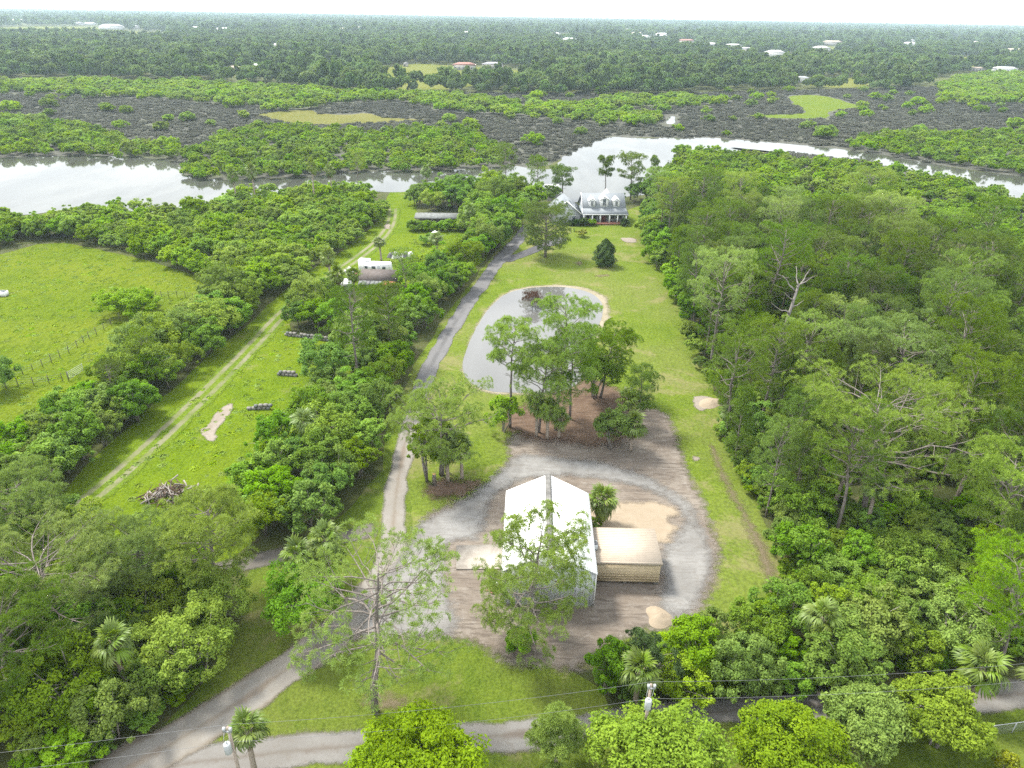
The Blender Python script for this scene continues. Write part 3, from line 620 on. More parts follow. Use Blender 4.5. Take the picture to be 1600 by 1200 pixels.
FROND = [make_frond(k, 0.95, 1.0, 17, d) for k, d in enumerate((0.3, 0.5, 0.65, 0.85, 1.1))]
def palm_leaves(seed, n=34, size=1.0):
    """stations of the leaves of one palm: (variant, dead?, matrix)"""
    rng = np.random.default_rng(seed); out = []
    for i in range(n):
        u = (i + .5) / n; az = i * 2.39996 + rng.uniform(-.2, .2); el = math.radians(84 - 132 * u ** 0.8 + rng.uniform(-14, 14))
        dead = u > 0.9
        if dead: el = math.radians(rng.uniform(-80, -62))
        Rm = Matrix.Rotation(az, 3, 'Z') @ Matrix.Rotation(-el, 3, 'Y') @ Matrix.Rotation(rng.uniform(-.6, .6), 3, 'X')
        out.append((int(np.clip(u * 4.6 + rng.normal() * .7, 0, 4)), dead, Rm, size * rng.uniform(.75, 1.15)))
    return out
def palm_trunk(seed, h, r=0.19, lean=(0, 0)):
    rng = np.random.default_rng(seed); s = np.linspace(0, 1, 9)
    W = MB(); W.tube(np.column_stack([lean[0] * s ** 1.5, lean[1] * s ** 1.5, h * s]), r * (1.12 - .25 * s) * (1 + .08 * (np.arange(9) % 2)), 9)
    for k in range(10):   # old leaf boots below the crown
        a = k * 2.4; z = h * (0.8 + .019 * k); W.tube([(lean[0] + math.cos(a) * r * .6, lean[1] + math.sin(a) * r * .6, z), (lean[0] + math.cos(a) * r * 2.0, lean[1] + math.sin(a) * r * 2.0, z + .3)], (.06, .035), 4)
    return W
def palm_crown(seed, n=34, size=1.0, top=(0, 0, 0)):
    C = MB()
    for v, dead, R, s in palm_leaves(seed, n, size): C.merge(FROND[v], np.array(R) * s, np.array(top), 1 if dead else 0)
    return C

# ---- a library of meshes, shared by the copies
LIB = {}
def lib_tree(key, wc, leafm, barkm):
    W, C = wc; LIB[key] = (W.mesh(key + "_trunk", barkm, True), C.mesh(key + "_crown", leafm))
for k, (s, h, cb, sp, nb, pr) in enumerate([(11, 16, .42, 4.3, 26, 'round'), (12, 17.5, .48, 4.9, 26, 'umb'), (13, 15, .45, 4.0, 24, 'flat'), (14, 18, .5, 4.6, 24, 'round')]):
    lib_tree("pine_old%d" % k, make_pine(s, h, cb, sp, nb, .23, (np.sin(s) * .9, np.cos(s) * .9), 4, .42, 8, pr, .85, -.1, 5, 8, blob=.56), M_pine_pale if k in (1,) else M_pine, M_bark_pine)
for k, (s, h, cb, sp, nb) in enumerate([(21, 12, .22, 2.5, 26), (22, 13.5, .28, 2.8, 28), (23, 11, .2, 2.2, 24), (24, 14, .35, 2.9, 26)]):
    lib_tree("pine_young%d" % k, make_pine(s, h, cb, sp, nb, .14, (np.sin(s) * .4, np.cos(s) * .4), 3, .40, 7, 'cone' if k % 2 == 0 else 'round', 1.0, .05, 2, 8, blob=.44, tdir=1.2), M_pine, M_bark_pine)
for k, (s, w, h) in enumerate([(31, 6, 5.2), (32, 6.8, 5.6), (33, 5.4, 5.8), (34, 7.2, 6.2)]):
    lib_tree("broad%d" % k, make_broad(s, w, h, 50, 180, .135, lump=.26, rc=.17), M_broad, M_bark_grey)
for k, (s, w, h) in enumerate([(41, 7.2, 6.4), (42, 6.2, 6.6), (43, 8, 7)]):
    lib_tree("olive%d" % k, make_broad(s, w, h, 54, 170, .125, lump=.24, rc=.17, airy=.08, stems=2), M_olive, M_bark_grey)
for k, (s, w, h) in enumerate([(45, 6.4, 5.8), (46, 5.6, 5.4)]):
    lib_tree("fresh%d" % k, make_broad(s, w, h, 50, 170, .13, lump=.26, rc=.17), M_fresh, M_bark_grey)
for k, (s, w, h) in enumerate([(51, 5.2, 4.0), (52, 6.0, 4.4), (53, 4.6, 4.6), (54, 6.4, 5.2)]):
    lib_tree("mang%d" % k, make_broad(s, w, h, 34, 105, .19, lump=.24, low=-.35, rc=.18), M_mang, M_bark_grey)
for k, (s, w, h) in enumerate([(61, 8, 5.0), (62, 10, 5.6), (63, 7, 4.4)]):
    lib_tree("farmang%d" % k, make_broad(s, w, h, 22, 44, .48, lump=.28, low=-.2, stems=1), M_mang, M_bark_grey)
for k, (s, w, h) in enumerate([(71, 11, 11), (72, 13, 10), (73, 9, 13), (74, 7, 15), (75, 12, 13)]):
    lib_tree("fartree%d" % k, make_broad(s, w, h, 26, 36, .8, lump=.34, low=-.3, stems=1, zc=.56 if k < 3 else .66, flat=.46 if k < 3 else .36), M_farleaf, M_bark_grey)
for k in range(3):
    lib_tree("scrub%d" % k, make_broad(81 + k, 5.5, 1.3, 14, 40, .3, lump=.3, low=-.1, stems=1, aspect=.3), M_scrub, M_bark_grey)
for k in range(3):
    LIB["palm%d" % k] = (palm_trunk(91 + k, 6.0 + k * .7, .2, (.3 * (k - 1), .2)).mesh("palm_trunk", M_bark_palm, True), palm_crown(91 + k, 36, 1.0, (.3 * (k - 1), .2, 6.0 + k * .7)).mesh("palm_crown", [M_palm, M_palm_dead]))
LIB["frond"] = [f.mesh("frond", M_palm) for f in FROND]; LIB["frond_dead"] = FROND[4].mesh("dry_frond", M_palm_dead)

def place(key, name, label, cat, xy, rz=0.0, s=1.0, group=None, parts=True, z=0.0, sz=None):
    tm, cm = LIB[key]
    sc_ = (s, s, s * (sz or 1))
    if not parts: return tag(link(name, cm, None, (xy[0], xy[1], z), rz, sc_), label, cat, group)
    o = thing(name, label, cat, (xy[0], xy[1], z), rz, group, sc_)
    link("trunk", tm, o); link("crown", cm, o)
    return o
def hero(name, label, cat, xy, wc, leafm, barkm, rz=0.0, group=None):
    o = thing(name, label, cat, (xy[0], xy[1], 0), rz, group)
    wc[0].build("trunk", barkm, o, smooth=True); wc[1].build("crown", leafm, o)
    return o
def palm(label, xy, h, seed, n=34, size=1.0, lean=(0, 0), group=None, parts=True, rz=0.0):
    o = thing("cabbage_palm", label, "palm tree", (xy[0], xy[1], 0), rz, group)
    palm_trunk(seed, h, .19, lean).build("trunk", M_bark_palm, o, smooth=True)
    for v, dead, R, s in palm_leaves(seed, n, size):
        f = link("frond", LIB["frond_dead"] if dead else LIB["frond"][v], o)
        M4 = R.to_4x4() * 1.0; f.matrix_local = Matrix.Translation((lean[0], lean[1], h)) @ M4 @ Matrix.Diagonal((s, s, s, 1))
    return o

# ---- scatter
LAND = [((120, 583), "the white gate"), ((200, 480), "the pasture bush"), ((340, 660), "the pale sand spill"), ((265, 770), "the brush pile"),
        ((485, 528), "the long block wall"), ((430, 605), "the short block rows"), ((590, 428), "the brown roofed shed"), ((940, 350), "the grey house"),
        ((690, 342), "the long grey shed"), ((820, 520), "the pond"), ((855, 850), "the white barn"), ((1230, 545), "the bare snag"), ((1100, 630), "the woodside sand patch"), ((1250, 1110), "the lower dirt road"),
        ((50, 372), "the narrow creek"), ((690, 690), "the drive's twisted pine"), ((380, 885), "the side track"), ((300, 1150), "the drive entrance"), ((1500, 420), "the river bend"), ((1470, 820), "the brown clearing"), ((1230, 250), "the river"), ((500, 300), "the inlet")]
LXY = np.array([G(*p) for p, _ in LAND])
LAND += [((944, 410), "the lawn's cone tree"), ((985, 870), "the tan shed"), ((1160, 800), "the worn path"), ((610, 350), "the rutted track's end"), ((700, 560), "the asphalt drive"), ((600, 750), "the gravel bend"), ((75, 470), "the white trough"), ((560, 405), "the white trailer"),
         ((1030, 1000), "the cream sand pile"), ((1500, 1060), "the yellowing palm"), ((1330, 650), "the woods opposite the sand"), ((1570, 640), "the right edge's middle"), ((1050, 340), "the lawn's top end"), ((1440, 540), "the middle of the woods"), ((1590, 500), "the right edge's upper part"), ((1085, 560), "the lawn bend"), ((1300, 430), "the pines behind the snag"), ((1150, 420), "the upper lawn's woods"), ((1300, 330), "the woods' river side"), ((200, 940), "the leafless leader pine"), ((640, 182), "the tan marsh meadow"), ((120, 245), "the left bay"), ((400, 285), "the island shore"), ((1450, 235), "the far river bank")]
LXY = np.array([G(*p) for p, _ in LAND])
ORD = "closest|second closest|third closest|fourth closest|fifth closest|sixth closest|seventh closest|eighth closest|ninth closest|tenth closest|eleventh closest|twelfth closest|thirteenth closest|fourteenth closest|fifteenth closest|sixteenth closest|seventeenth closest|eighteenth closest|nineteenth closest|twentieth closest".split("|") + [a + " closest" for a in "twenty first|twenty second|twenty third|twenty fourth|twenty fifth|twenty sixth|twenty seventh|twenty eighth|twenty ninth|thirtieth|thirty first|thirty second|thirty third|thirty fourth|thirty fifth|thirty sixth|thirty seventh|thirty eighth|thirty ninth|fortieth".split("|")]
def rank_labels(items, land=None):
    """items: (object, description, xy); each label says how near the thing stands to a landmark, counted among its like"""
    names = [a[1] for a in (land or LAND)]; L2 = np.array([G(*a[0]) for a in (land or LAND)]); by = {}
    for o, d, xy in items:
        dist = np.linalg.norm(L2 - np.asarray(xy), axis=1); k = int(np.argmin(dist)); by.setdefault((d, k), []).append((dist[k], o))
    for (d, k), l in by.items():
        for r, (_, o) in enumerate(sorted(l, key=lambda a: a[0])):
            o['label'] = d + ", " + ORD[min(r, len(ORD) - 1)] + " to " + names[k]
def near_words(xy): return LAND[int(np.argmin(np.linalg.norm(LXY - np.asarray(xy), axis=1)))][1]
def scatter(poly, spacing, seed, jit=.42, excl=(), margin=140):
    rng = np.random.default_rng(seed); lo, hi = poly.min(0), poly.max(0)
    nx = int((hi[0] - lo[0]) / spacing) + 2; ny = int((hi[1] - lo[1]) / (spacing * .87)) + 2
    I, J = np.meshgrid(np.arange(nx), np.arange(ny)); Q = np.stack([lo[0] + (I + .5 * (J % 2)) * spacing, lo[1] + J * spacing * .87], -1).reshape(-1, 2)
    Q = Q + rng.uniform(-jit, jit, Q.shape) * spacing
    Q = Q[inside(Q, poly)]
    for e in excl: Q = Q[~inside(Q, e)]
    px, py = proj(np.column_stack([Q, np.full(len(Q), 4.0)]))
    return Q[(px > -margin) & (px < 1600 + margin) & (py < 1200 + margin) & (Q[:, 1] > 5)]
def mass(name, label, pts, keys, smin, smax, seed, use=1, z=0.0, szr=(0.9, 1.1)):
    """a wood too numerous to pick apart: one object, instances on points"""
    rng = np.random.default_rng(seed); n = len(pts)
    me = bpy.data.meshes.new(name); me.from_pydata([(p[0], p[1], z) for p in pts], [], [])
    for nm, val in (("size", rng.uniform(smin, smax, n)), ("turn", rng.uniform(0, 6.283, n))):
        a = me.attributes.new(nm, 'FLOAT', 'POINT'); a.data.foreach_set("value", val.astype(np.float32))
    a = me.attributes.new("pick", 'INT', 'POINT'); a.data.foreach_set("value", rng.integers(0, len(keys), n).astype(np.int32))
    col = bpy.data.collections.new(name + "_models")
    for i, k in enumerate(keys):
        col.objects.link(bpy.data.objects.new("model_%d" % i, LIB[k][use]))
    ng = bpy.data.node_groups.new(name, 'GeometryNodeTree')
    ng.interface.new_socket("Geometry", in_out='INPUT', socket_type='NodeSocketGeometry'); ng.interface.new_socket("Geometry", in_out='OUTPUT', socket_type='NodeSocketGeometry')
    N = ng.nodes.new; gi = N('NodeGroupInput'); go = N('NodeGroupOutput'); iop = N('GeometryNodeInstanceOnPoints'); ci = N('GeometryNodeCollectionInfo')
    ci.inputs['Collection'].default_value = col; ci.inputs['Separate Children'].default_value = True; ci.inputs['Reset Children'].default_value = True
    def na(nm, ty):
        q = N('GeometryNodeInputNamedAttribute'); q.data_type = ty; q.inputs[0].default_value = nm; return q.outputs[0]
    cx = N('ShaderNodeCombineXYZ'); ng.links.new(na("turn", 'FLOAT'), cx.inputs[2])
    L = ng.links.new; L(gi.outputs[0], iop.inputs['Points']); L(ci.outputs[0], iop.inputs['Instance']); iop.inputs['Pick Instance'].default_value = True
    L(na("pick", 'INT'), iop.inputs['Instance Index']); L(cx.outputs[0], iop.inputs['Rotation']); L(na("size", 'FLOAT'), iop.inputs['Scale']); L(iop.outputs[0], go.inputs[0])
    o = link(name, me); mod = o.modifiers.new("scatter", 'NODES'); mod.node_group = ng
    return tag(o, label, None, None, 'stuff')

# ------------------------------------------------------------------ planting
RNG = np.random.default_rng(5)
ITEMS = []
HERO_SPOTS = []   # (x, y, clear radius)
def at_top(px, py, h): return G(px, py, h)
def keep(pts):
    ok = np.ones(len(pts), bool)
    for x, y, r in HERO_SPOTS: ok &= np.hypot(pts[:, 0] - x, pts[:, 1] - y) > r
    return pts[ok]
def spot(xy, r): HERO_SPOTS.append((xy[0], xy[1], r)); return xy

# --- single trees one can point at; sizes are worked out from where each crown begins and ends in the view
def size_at(bx, by, top, x0, x1, back=.3):
    q = G(bx, by); P3 = np.array((q[0], q[1], 2.0)) - np.array((0, 0, H)); dep = P3 @ _FR; w = (x1 - x0) * dep / FPX
    d = _ray(bx, top); z = H + (q[1] + back * w / 2) / d.y * d.z
    return q, z, w
def pine_at(lab, bx, by, top, x0, x1, seed, cb, nb, r0, prof, mat=None, clear=2.0, sub=5, nt=8, tuft=.4, up=.7, low=-.15, dead=3, curl=.22, bare=0.0, blob=.46, tdir=.8, rz=0.0, name="slash_pine"):
    q, h, w = size_at(bx, by, top, x0, x1); mid = (x0 + x1) / 2 - bx
    lx = mid * (np.array((q[0], q[1], h * .7)) - (0, 0, H)) @ _FR / FPX
    P3 = np.array((q[0], q[1], h * .75)) - (0, 0, H); lx -= (800 + FPX * (P3 @ _RR) / (P3 @ _FR) - bx) * (P3 @ _FR) / FPX
    return hero(name, lab, "pine tree", spot(q, clear), make_pine(seed, h, cb, w / 2, nb, r0, (lx, .1), sub, tuft, nt, prof, up, low, dead, 11, curl, bare, blob, tdir, .13), mat or M_pine, M_bark_pine)
def broad_at(lab, bx, by, top, x0, x1, seed, mat, nc=50, nl=180, leaf=.12, name="broadleaf_tree", cat="tree", clear=2.0, wc=None, **k):
    q, h, w = size_at(bx, by, top, x0, x1, .5)
    return hero(name, lab, cat, spot(q, clear) if clear else q, wc(seed, w, h) if wc else make_broad(seed, w * 1.08, h, nc, nl, leaf, **k), mat, M_bark_grey)
pine_at("tall airy pine with drooping bare grey limbs, alone by the drive fork", 586, 1112, 836, 468, 742, 101, .45, 38, .31, 'umb', M_pine_pale, 4, 6, 6, .4, .5, -.38, 12, .1, .2, .4)
pine_at("crooked pine with mossy limbs right in front of the white barn", 820, 1010, 800, 758, 945, 102, .2, 32, .26, 'round', M_pine_bright, 2.5, 6, 11, .4, .6, -.35, 2, .2, 0, .5)
pine_at("big open pine with heavy twisted limbs above the drive's palm clump", 690, 742, 588, 612, 780, 103, .36, 32, .36, 'flat', M_pine_pale, 3, 6, 10, .4, .5, -.3, 4, .25, .08, .48)
pine_at("slender pine with a long bare reddish trunk before the pond", 797, 668, 492, 747, 836, 104, .58, 20, .22, 'umb', M_pine_pale, 2, 5, 10, .42, .55, -.05, 4, .2)
pine_at("tallest full pine of the clump between pond and yard", 868, 672, 456, 818, 938, 105, .4, 28, .25, 'round', M_pine_pale, nt=11, blob=.58)
pine_at("left pine of the pond clump, above the palms", 842, 676, 532, 800, 905, 106, .3, 26, .22, 'round', M_pine_pale, nt=11, blob=.55)
pine_at("right pine of the pond clump, darker and bushier", 890, 655, 505, 850, 945, 107, .36, 24, .22, 'round', nt=11, blob=.55)
pine_at("leaning pine on reddish stems, right of the pond clump", 938, 622, 505, 905, 1003, 108, .36, 24, .2, 'flat', low=0, nt=11, blob=.55)
broad_at("dark spreading tree on three reddish stems beside the leaning pine", 928, 622, 535, 904, 986, 109, M_broad, 52, 180, .13, low=-.25, zc=.68, flat=.34, stems=4)
pine_at("small open pine at the mown edge behind the churned soil", 996, 668, 566, 968, 1030, 110, .3, 18, .13, 'round')
pine_at("large rounded dark pine in front of the grey house", 852, 402, 313, 813, 896, 111, .14, 44, .35, 'round', None, 3, 6, 8, .48, .85, -.05, 1, blob=.6)
pine_at("broad flat pine rising over the river left of the house", 879, 312, 257, 857, 906, 112, .5, 20, .3, 'umb', tuft=.55, blob=.6)
pine_at("thin tall pine rising over the river behind the house", 944, 312, 240, 928, 959, 113, .55, 15, .25, 'umb', tuft=.55, blob=.6)
pine_at("widest tall pine rising over the river behind the house", 985, 312, 235, 964, 1010, 114, .45, 20, .3, 'umb', tuft=.55, blob=.6)
pine_at("thin pine over the river at the corner of the right woods", 1022, 308, 240, 1012, 1031, 115, .5, 13, .2, 'umb', tuft=.5, blob=.55)
def make_cone(seed, w, h):
    rng = np.random.default_rng(seed); W = MB(); C = MB(); n = 9000
    z = rng.uniform(.0, 1, n) ** .9; a = rng.uniform(0, 6.283, n); r = w / 2 * (1 - z ** 2.3) ** .7 * (1 + .2 * np.cos(a * 3 + z * 9) + .16 * np.cos(a * 7 - z * 17)) * np.minimum(1, .6 + z * 2.0) * rng.uniform(.55, 1.08, n) ** .5
    P = np.column_stack([r * np.cos(a), r * np.sin(a), .3 + z * h * .98])
    add_leaves(C, P, np.column_stack([np.cos(a), np.sin(a), np.full(n, .7)]) + rng.normal(size=(n, 3)) * .5, .15, rng, .5)
    W.tube([(0, 0, 0), (0, 0, h * .6)], (.13, .05), 7); return W, C
broad_at("dark dense cone shaped tree alone on the lawn before the house", 944, 415, 372, 928, 961, 116, M_dark, wc=make_cone)
broad_at("small flat topped yellow shrub on the lawn by the house", 910, 370, 356, 900, 920, 117, M_yellow, 20, 90, .12, "shrub", "shrub", 0, low=0, zc=.68, flat=.3)
# bare snag
sn = thing("dead_tree", "bare bleached dead tree with broken limbs standing out of the right woods", "dead tree", (*spot(G(1208, 575, 2), 4.0), 0))
HERO_SPOTS.append((G(1208, 575, 2)[0] + .5, G(1208, 575, 2)[1] - 5, 3.5))
W = MB(); rng = np.random.default_rng(8); b0 = np.array((0, 0, 0.)); tp = np.array((1.4, .4, 15.5))
W.tube([b0, b0 * .5 + tp * .5 + (-.2, 0, .3), tp], (.34, .27, .16), 8); W.build("trunk", M_dead, sn, smooth=True)
for z, az, L, e in [(8, 3.2, 3.4, .35), (8.8, .1, 2.6, .5), (11, 3.0, 2.8, .4), (12, .3, 1.8, .25), (13, 3.4, 1.6, .8), (14.2, 2.6, 2.2, 1.2), (15, .6, 2.4, 1.2), (15.3, 1.6, 1.8, 1.6), (15.2, -.4, 1.9, 1.0)]:
    B = MB(); p = tp * z / 15.5 + np.array((-.15, 0, 0)); hd = np.array((math.cos(az), math.sin(az), 0)); s = np.linspace(0, 1, 5)[:, None]
    B.tube(p + hd * L * s + np.array((0, 0, 1)) * L * (e * s * .6 + .3 * s ** 2) + rng.normal(size=(5, 3)) * .1, np.linspace(.14, .035, 5), 5); B.build("limb", M_dead, sn)

# --- bottom row trees
broad_at("brilliant yellow green round tree at the lower road, bottom middle", 655, 1262, 1100, 557, 748, 121, M_bright, 150, 250, .115, rc=.16, airy=.04, lobes=20, lump=.1)
broad_at("wide olive green tree in front of the transformer pole", 1028, 1240, 1092, 920, 1132, 122, M_olive, 130, 250, .115, rc=.16, airy=.06, lobes=15)
broad_at("round olive tree between the pole tree and the touching pair", 1220, 1230, 1088, 1128, 1312, 123, M_olive, 120, 250, .115, rc=.16, airy=.06, lobes=14)
broad_at("left tree of the touching pair beside the lower road", 1345, 1160, 1064, 1284, 1412, 124, M_olive, 100, 230, .115, rc=.16, airy=.06, lobes=13)
broad_at("right tree of the touching pair beside the lower road", 1458, 1165, 1054, 1394, 1528, 125, M_olive, 100, 230, .115, rc=.16, airy=.06, lobes=13)
pine_at("young tufted pine on the edge of the lower road", 866, 1200, 1088, 825, 924, 126, .16, 24, .12, 'cone', M_pine_bright, 2, 5, 10, .36, .95, .1, 1, .3, 0, .36, 1.3)
broad_at("small yellow green shrub in the bottom right corner", 1568, 1212, 1170, 1545, 1592, 127, M_yellow, 18, 100, .08, "shrub", "shrub", 0)
broad_at("dark blue green cedar with upright plumes below the barn yard", 1008, 1072, 966, 962, 1062, 128, M_dark, 44, 220, .11, "cedar_tree", "cedar", 3, lump=.3, rc=.14, aspect=.35)
broad_at("light green bushy tree left of the dark cedar", 950, 1085, 992, 913, 985, 129, M_broad, 46, 200, .11)
broad_at("fresh green bushy tree right of the dark cedar", 1078, 1060, 966, 1036, 1124, 130, M_fresh, 56, 200, .11, lump=.25)
broad_at("bright yellow crowned tree in the wood below the worn path", 1278, 985, 902, 1244, 1312, 131, M_bright, 46, 200, .11, lump=.25)
broad_at("pale willowy tree beside the bright yellow crowned one", 1400, 1010, 922, 1364, 1440, 132, M_olive, 46, 200, .11, lump=.3, airy=.1)
broad_at("leafy bush at the foot of the crooked pine before the barn", 812, 1017, 976, 787, 836, 133, M_broad, 26, 120, .09, "shrub", "shrub", 0)
broad_at("low bright shrub at the foot of the palm beside the barn", 926, 828, 806, 911, 938, 134, M_fresh, 16, 90, .08, "shrub", "shrub", 0)
broad_at("bushy green shrub under the slender pine before the pond", 786, 675, 610, 757, 813, 135, M_broad, 40, 150, .12, "shrub", "shrub", 0)
broad_at("big rounded bush left of the stout palm on churned soil", 955, 702, 628, 922, 985, 136, M_broad, 46, 170, .12, "shrub", "shrub", 0)
broad_at("leafy shrub wrapped round the left of the drive's palms", 668, 752, 645, 638, 692, 137, M_olive, 40, 150, .12, "shrub", "shrub", 0)
broad_at("wide round bush alone in the pasture", 200, 490, 442, 152, 246, 138, M_broad, 80, 170, .18, "shrub", "shrub", 1, lump=.22, rc=.14, low=-.3)
broad_at("dark bush cut by the left picture edge in the pasture", -8, 612, 540, -45, 32, 139, M_broad, 46, 170, .15, "shrub", "shrub", 0)
broad_at("dark leafy tree behind the palms at the side track's end", 478, 992, 872, 422, 540, 140, M_broad, 60, 200, .12, lump=.25, clear=3)
broad_at("light crowned tree beside the palms at the side track's end", 512, 912, 818, 478, 548, 141, M_fresh, 50, 200, .12, lump=.25)
# rusty branch mass over the pond's far edge
pine_at("small rusty brown dead pine at the far side of the pond", 832, 480, 452, 814, 848, 142, .3, 12, .1, 'round', M_red, 0.5, 4, 5)

# --- left corner pines
pine_at("twisted pine with heavy grey limbs at the left edge", 42, 862, 728, -40, 112, 151, .4, 30, .3, 'flat', M_pine_pale, 2, 6, 8, .42, .6, -.15, 6, blob=.5)
pine_at("widest spreading pine of the left corner wood", 92, 995, 815, -70, 208, 152, .45, 40, .34, 'umb', M_pine_pale, 2, 7, 8, .42, .6, -.15, 4, blob=.5)
pine_at("pine with a bare grey leader in the left corner wood", 222, 945, 800, 150, 285, 153, .4, 24, .26, 'flat', M_pine_pale, 2, 6, 7, .42, .6, -.15, 8, blob=.48, bare=.15)
pine_at("pale open pine with a dark trunk beside the side track", 338, 938, 758, 258, 418, 154, .42, 34, .28, 'umb', M_pine_pale, 2, 6, 8, .42, .6, -.15, 4, blob=.5)
pine_at("pine at the left edge over the drive entrance wood", 25, 1105, 905, -90, 130, 155, .4, 32, .3, 'flat', M_pine, 2, 6, 8, .42, .6, -.15, 5, blob=.5)
# --- big crowns that stand out of the right woods
pine_at("biggest pale crowned pine of the right woods, near the clearing, with long dead limbs", 1345, 815, 572, 1190, 1482, 161, .45, 40, .36, 'umb', M_pine_pale, 4.5, 6, 8, .44, .6, -.1, 9, blob=.62)
pine_at("yellowish flat crowned pine behind the biggest crown of the right woods", 1385, 665, 490, 1312, 1502, 162, .48, 32, .3, 'flat', M_pine_pale, 4, 6, 8, .46, .55, -.1, 5, blob=.62)
pine_at("pine with pale bare lower limbs at the right edge by the clearing", 1552, 905, 690, 1478, 1650, 163, .42, 28, .28, 'umb', M_pine_pale, 3.5, 6, 8, .42, .6, -.15, 8, blob=.55)
pine_at("yellow green pine in the lower right, above the yellowing palm", 1560, 1040, 838, 1470, 1660, 164, .4, 30, .28, 'round', M_pine_bright, 3, 6, 8, .4, .6, -.15, 5, blob=.5)
pine_at("layered broad pine right of the snag, towards the right edge", 1500, 590, 438, 1420, 1572, 165, .5, 28, .28, 'umb', M_pine_pale, 3.5, 6, 8, .48, .55, -.05, 5, blob=.62)
pine_at("broad rounded pine above the snag", 1238, 520, 390, 1192, 1312, 166, .45, 26, .26, 'round', M_pine, 3, 6, 8, .48, .6, 0, 3, blob=.6)
pine_at("wide rounded pine in the middle rear of the right woods", 1395, 480, 330, 1345, 1452, 167, .5, 24, .26, 'umb', M_pine, 3, 6, 8, .5, .6, 0, 3, blob=.65)
# --- palms one can point at (each leaf its own part)
PALMS = [("stout palm growing against the right side of the white barn", (938, 818), 3.0, 44, 1.25), ("palm beside the drive entrance at the bottom edge", (398, 1205), 4.5, 38, 1.0),
         ("tall pale palm in the clump by the side track", (478, 950), 6.2, 38, 1.15), ("second palm of the clump by the side track, half hidden", (520, 925), 6.6, 32, 1.1),
         ("big palm with yellowing leaves by the lower road on the right", (1508, 1105), 4.6, 40, 1.3), ("palm at the right edge by the lower road", (1605, 1118), 4.8, 34, 1.2),
         ("stout palm with a grey trunk on the churned soil", (985, 705), 3.9, 40, 1.25), ("palm in front of the transformer pole", (990, 1110), 4.6, 36, 1.1),
         ("front palm of the clump by the drive", (700, 752), 4.4, 36, 1.2), ("right palm of the clump by the drive", (722, 748), 4.7, 34, 1.2), ("rear palm of the clump by the drive", (698, 738), 5.6, 30, 1.2),
         ("left palm under the pond pines", (838, 682), 4.8, 32, 1.1), ("middle palm under the pond pines", (855, 686), 4.4, 32, 1.1), ("right palm under the pond pines", (873, 684), 3.0, 30, 1.0),
         ("palm among broadleaf trees left of the drive entrance", (205, 1095), 6.5, 36, 1.1), ("pale palm in the right woods below the yellow crowned tree", (1268, 1035), 5.4, 34, 1.1),
         ("palm behind the bush on the churned soil", (975, 668), 4.6, 28, 1.0)]
for i, (lab, p, h, n, s) in enumerate(PALMS): palm(lab, spot(G(*p), .8), h, 200 + i, n, s * .9, (.12 * math.sin(i * 2), .1))
for i, (px, py, h, lab) in enumerate([(596, 408, 4.6, "round palm right behind the white trailer"), (684, 412, 5.5, "palm in the meadow right of the scrap heap"), (522, 470, 7.5, "taller palm left of the brown roofed shed"), (530, 492, 8, "paler palm in front of the taller one by the shed"),
                                      (555, 478, 6, "grey green palm below the small grey hut"), (492, 318, 9, "palm above the mangroves near the inlet"), (372, 322, 9, "palm above the left mangroves by the bay"), (520, 312, 8, "dark palm above the mangroves by the inlet"), (735, 372, 6, "palm at the far end of the centre hedge"),
                                      (400, 318, 9.5, "second palm above the left mangroves by the bay"), (668, 312, 8, "palm among the trees by the inlet"), (1352, 830, 5, "palm low in the brown clearing of the right woods"), (1300, 800, 6.5, "palm with dry leaves under the big right pine"), (1490, 790, 7, "yellowish palm in the right woods near the clearing"), (345, 668 + 40, 5, "palm in the centre hedge left side"),
                                      (1140, 690, 4.5, "palm at the wood's edge by the sand patch")]):
    if i == 14: px, py = 480, 720
    place("palm%d" % (i % 3), "cabbage_palm", lab, "palm tree", spot(G(px, py), .8), i * 1.3, 1.0, sz=h / 6.3)

# --- right pine wood
RW = GP([(1022, 352, 0), (1046, 450, 0), (1070, 525, 0), (1100, 600, 0), (1124, 680, 0), (1165, 780, 0), (1215, 850, 0), (1330, 860, 0), (1480, 900, 0), (1530, 985, 0), (1760, 985, 0), (2100, 560, 10), (1900, 430, 17), (1600, 352, 17), (1450, 306, 17), (1300, 280, 16), (1120, 268, 15), (1030, 288, 14)])
CLEAR = GP([(1380, 800), (1470, 780), (1500, 870), (1440, 930), (1350, 880)])
pts = keep(scatter(RW, 5.3, 31, excl=[CLEAR]))
order = np.argsort(pts[:, 1]); pts = pts[order]
px, py = proj(np.column_stack([pts, np.full(len(pts), 8.0)])); vis = (px > -30) & (px < 1630) & (py < 1230)
NP_ = 262; idx = np.flatnonzero(vis)[:NP_]; rest = np.setdiff1d(np.arange(len(pts)), idx)
edge = edge_dist(pts, RW)
for i in idx:
    old = RNG.uniform() < (.34 if edge[i] > 5 else .15); k = RNG.integers(0, 4)
    big = RNG.uniform(.78, 1.18)
    d = ("tall " if big * (16 if old else 12) > 14 else "") + ("round crowned pine" if old else "young narrow pine") + (" at woods edge" if edge[i] < 5 else " in the right woods")
    ITEMS.append((place(("pine_old%d" if old else "pine_young%d") % k, "slash_pine", d, "pine tree", pts[i], RNG.uniform(0, 6.28), big, group="pines of the right woods"), d, pts[i]))
mass("pine_wood", "dense rear part of the pine woods right of the lawn, towards the river", pts[rest], ["pine_old0", "pine_young1", "pine_young3", "pine_old3", "pine_young0", "pine_young2"], .8, 1.15, 41)

